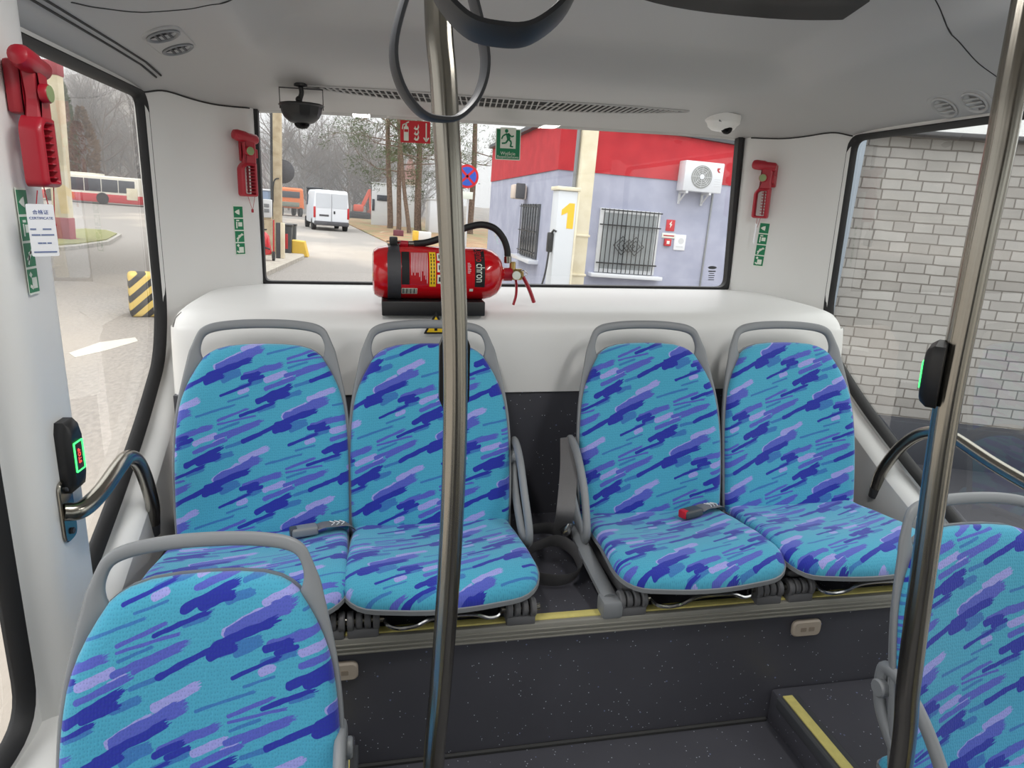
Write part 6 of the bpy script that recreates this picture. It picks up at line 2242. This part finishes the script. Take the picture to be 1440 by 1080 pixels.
l.new(wv.outputs[0], rp_.inputs[0]); l.new(rp_.outputs[0], n['Principled BSDF'].inputs['Base Color']); n['Principled BSDF'].inputs['Roughness'].default_value = 0.8
bm = new_bm(); box(bm, (0.08, 0, 0.30), (0.52, 0.42, 0.60), 0.05, 3); finish('body', bm, sm, t)

# ---- buses parked across the yard ---------------------------------------------------------
def bus(px0, px1, py_top, y, label, door):
    a, b = gY(px0, 280, y), gY(px1, 280, y)
    t = thing('city_bus', label, 'bus', ((a.x + b.x) / 2, y + 1.25, GZ), outdoor=True, group='buses parked across the yard')
    L = b.x - a.x; H = gY((px0 + px1) / 2, py_top, y).z - GZ
    bm = new_bm(); box(bm, (0, 0, H * 0.55), (L, 2.5, H * 0.9), 0.12, 3); finish('body', bm, BUSW, t)
    bm = new_bm(); box(bm, (0, 0, H * 0.22), (L + 0.03, 2.54, H * 0.30), 0.05); finish('red_skirt', bm, BUSR, t)
    n_ = 6
    for k in range(n_):
        w_ = L * 0.92 / n_
        bm = new_bm(); box(bm, (-L * 0.46 + w_ * (k + 0.5), -1.255, H * 0.66), (w_ - 0.06, 0.05, H * 0.44), 0.02); finish('window', bm, DGLASS, t)
    bm = new_bm(); box(bm, (-L * 0.1, 0, H * 1.03), (L * 0.4, 1.8, 0.16), 0.04); finish('roof_pod', bm, BUSW, t)
    if door:
        bm = new_bm(); box(bm, (L * 0.43, -1.27, H * 0.42), (L * 0.10, 0.05, H * 0.42), 0.02); finish('cream_panel', bm, CREAM, t)
    for x in (-L * 0.30, L * 0.16):
        bm = new_bm(); lathe(bm, [(0.25, -0.1), (0.45, -0.1), (0.45, 0.1), (0.25, 0.1)], axis_M((x, -1.2, 0.45), (0, 1, 0)), 20); finish('wheel', bm, TYRE, t)


bus(40, 197, 245, 61, 'white and red bus parked across the yard, nearest the column', True)
bus(200, 330, 249, 66, 'red and white bus partly behind the rear edge of the left window', False)

# ---- thin winter mist lying over the far half of the yard
hz = bpy.data.materials.new('thin_mist'); hz.use_nodes = True
n, l = nodes(hz); n.clear()
o_ = n.new('ShaderNodeOutputMaterial'); v_ = n.new('ShaderNodeVolumeScatter')
v_.inputs['Color'].default_value = (0.93, 0.95, 0.97, 1); v_.inputs['Density'].default_value = 0.010; v_.inputs['Anisotropy'].default_value = 0.0
l.new(v_.outputs[0], o_.inputs['Volume'])
bm = new_bm(); box(bm, (-10, 104, 16), (260, 100, 37))
mist = struct('mist', bm, hz, outdoor=True, smooth=False, kind='stuff')
mist['label'] = 'thin winter mist over the distant trees'; mist['category'] = 'mist'

# ---- white brick wall on the right ----------------------------------------------------------
wn_ = Vector((math.cos(math.radians(70.5)), math.sin(math.radians(70.5)), 0))
WD = 5.7546
wu = Vector((wn_.y, -wn_.x, 0))


def onw(px, py):
    r = TMI @ ray(px, py); return r * (WD / r.dot(wn_))


pA, pB = onw(1208, 204), onw(1400, 182)
bricks = bpy.data.materials.new('white_brick'); bricks.use_nodes = True
n, l = nodes(bricks); p = n['Principled BSDF']; p.inputs['Roughness'].default_value = 0.85
tc = n.new('ShaderNodeTexCoord'); mp = n.new('ShaderNodeMapping'); mp.inputs['Rotation'].default_value = (PI / 2, 0, 0)
wob = n.new('ShaderNodeTexNoise'); wob.inputs['Scale'].default_value = 7; l.new(tc.outputs['Object'], wob.inputs['Vector'])
wa_ = n.new('ShaderNodeVectorMath'); wa_.operation = 'MULTIPLY_ADD'; wa_.inputs[1].default_value = (0.012, 0.0, 0.012)
l.new(wob.outputs['Color'], wa_.inputs[0]); l.new(tc.outputs['Object'], wa_.inputs[2])
l.new(wa_.outputs[0], mp.inputs[0])
br = n.new('ShaderNodeTexBrick'); l.new(mp.outputs[0], br.inputs[0])
br.inputs['Scale'].default_value = 1; br.inputs['Brick Width'].default_value = 0.235; br.inputs['Row Height'].default_value = 0.076
br.inputs['Mortar Size'].default_value = 0.006; br.inputs['Mortar Smooth'].default_value = 0.3
br.offset_frequency = 2; br.squash = 0.62; br.squash_frequency = 2
br.inputs['Color1'].default_value = srgb(188, 182, 176); br.inputs['Color2'].default_value = srgb(168, 160, 153); br.inputs['Mortar'].default_value = srgb(124, 112, 102)
dn = n.new('ShaderNodeTexNoise'); dn.inputs['Scale'].default_value = 3; dn.inputs['Detail'].default_value = 8; l.new(tc.outputs['Object'], dn.inputs['Vector'])
dm = n.new('ShaderNodeMix'); dm.data_type = 'RGBA'; dm.blend_type = 'MULTIPLY'; dm.inputs[0].default_value = 0.45
l.new(br.outputs['Color'], dm.inputs[6]); l.new(dn.outputs['Fac'], dm.inputs[7])
hs = n.new('ShaderNodeHueSaturation'); hs.inputs['Saturation'].default_value = 0.55; hs.inputs['Value'].default_value = 1.0; l.new(dm.outputs[2], hs.inputs['Color'])
l.new(hs.outputs[0], p.inputs['Base Color'])
bpn = n.new('ShaderNodeBump'); bpn.inputs['Strength'].default_value = 0.6; bpn.inputs['Distance'].default_value = 0.01; bpn.invert = True
l.new(br.outputs['Fac'], bpn.inputs['Height']); l.new(bpn.outputs[0], p.inputs['Normal'])
topz = (pA.z + pB.z) / 2 - GZ
MW = TM @ M_of(wu, wn_, (0, 0, 1), (pA.x, pA.y, GZ))
t = thing('brick_building', 'white brick wall standing outside the right window', 'building', mw=MW)
bm = new_bm(); box(bm, (5.0, 0.15, topz / 2), (10.0, 0.3, topz)); finish('brick_wall', bm, bricks, t)
bm = new_bm(); box(bm, (-0.03, 0.10, topz / 2), (0.10, 0.42, topz + 0.02), 0.01); finish('corner_trim', bm, mat('blue_grey_trim', srgb(138, 148, 160), 0.5), t)
bm = new_bm(); box(bm, (5.0, 0.1, topz + 0.015), (10.2, 0.44, 0.03), 0.005); finish('coping', bm, BUMP, t)
zpl = onw(1300, 590).z - GZ
bm = new_bm(); box(bm, (5.0, -0.06, zpl / 2), (10.0, 0.14, zpl), 0.01); finish('dark_plinth', bm, mat('dark_plinth', srgb(54, 56, 64), 0.6, var=0.2, vscale=6), t)
bm = new_bm(); box(bm, (5.0, -0.9, 0.05), (10.0, 1.7, 0.10), 0.01); finish('dark_paving', bm, mat('dark_paving', srgb(64, 64, 70), 0.5, var=0.25, vscale=4), t)
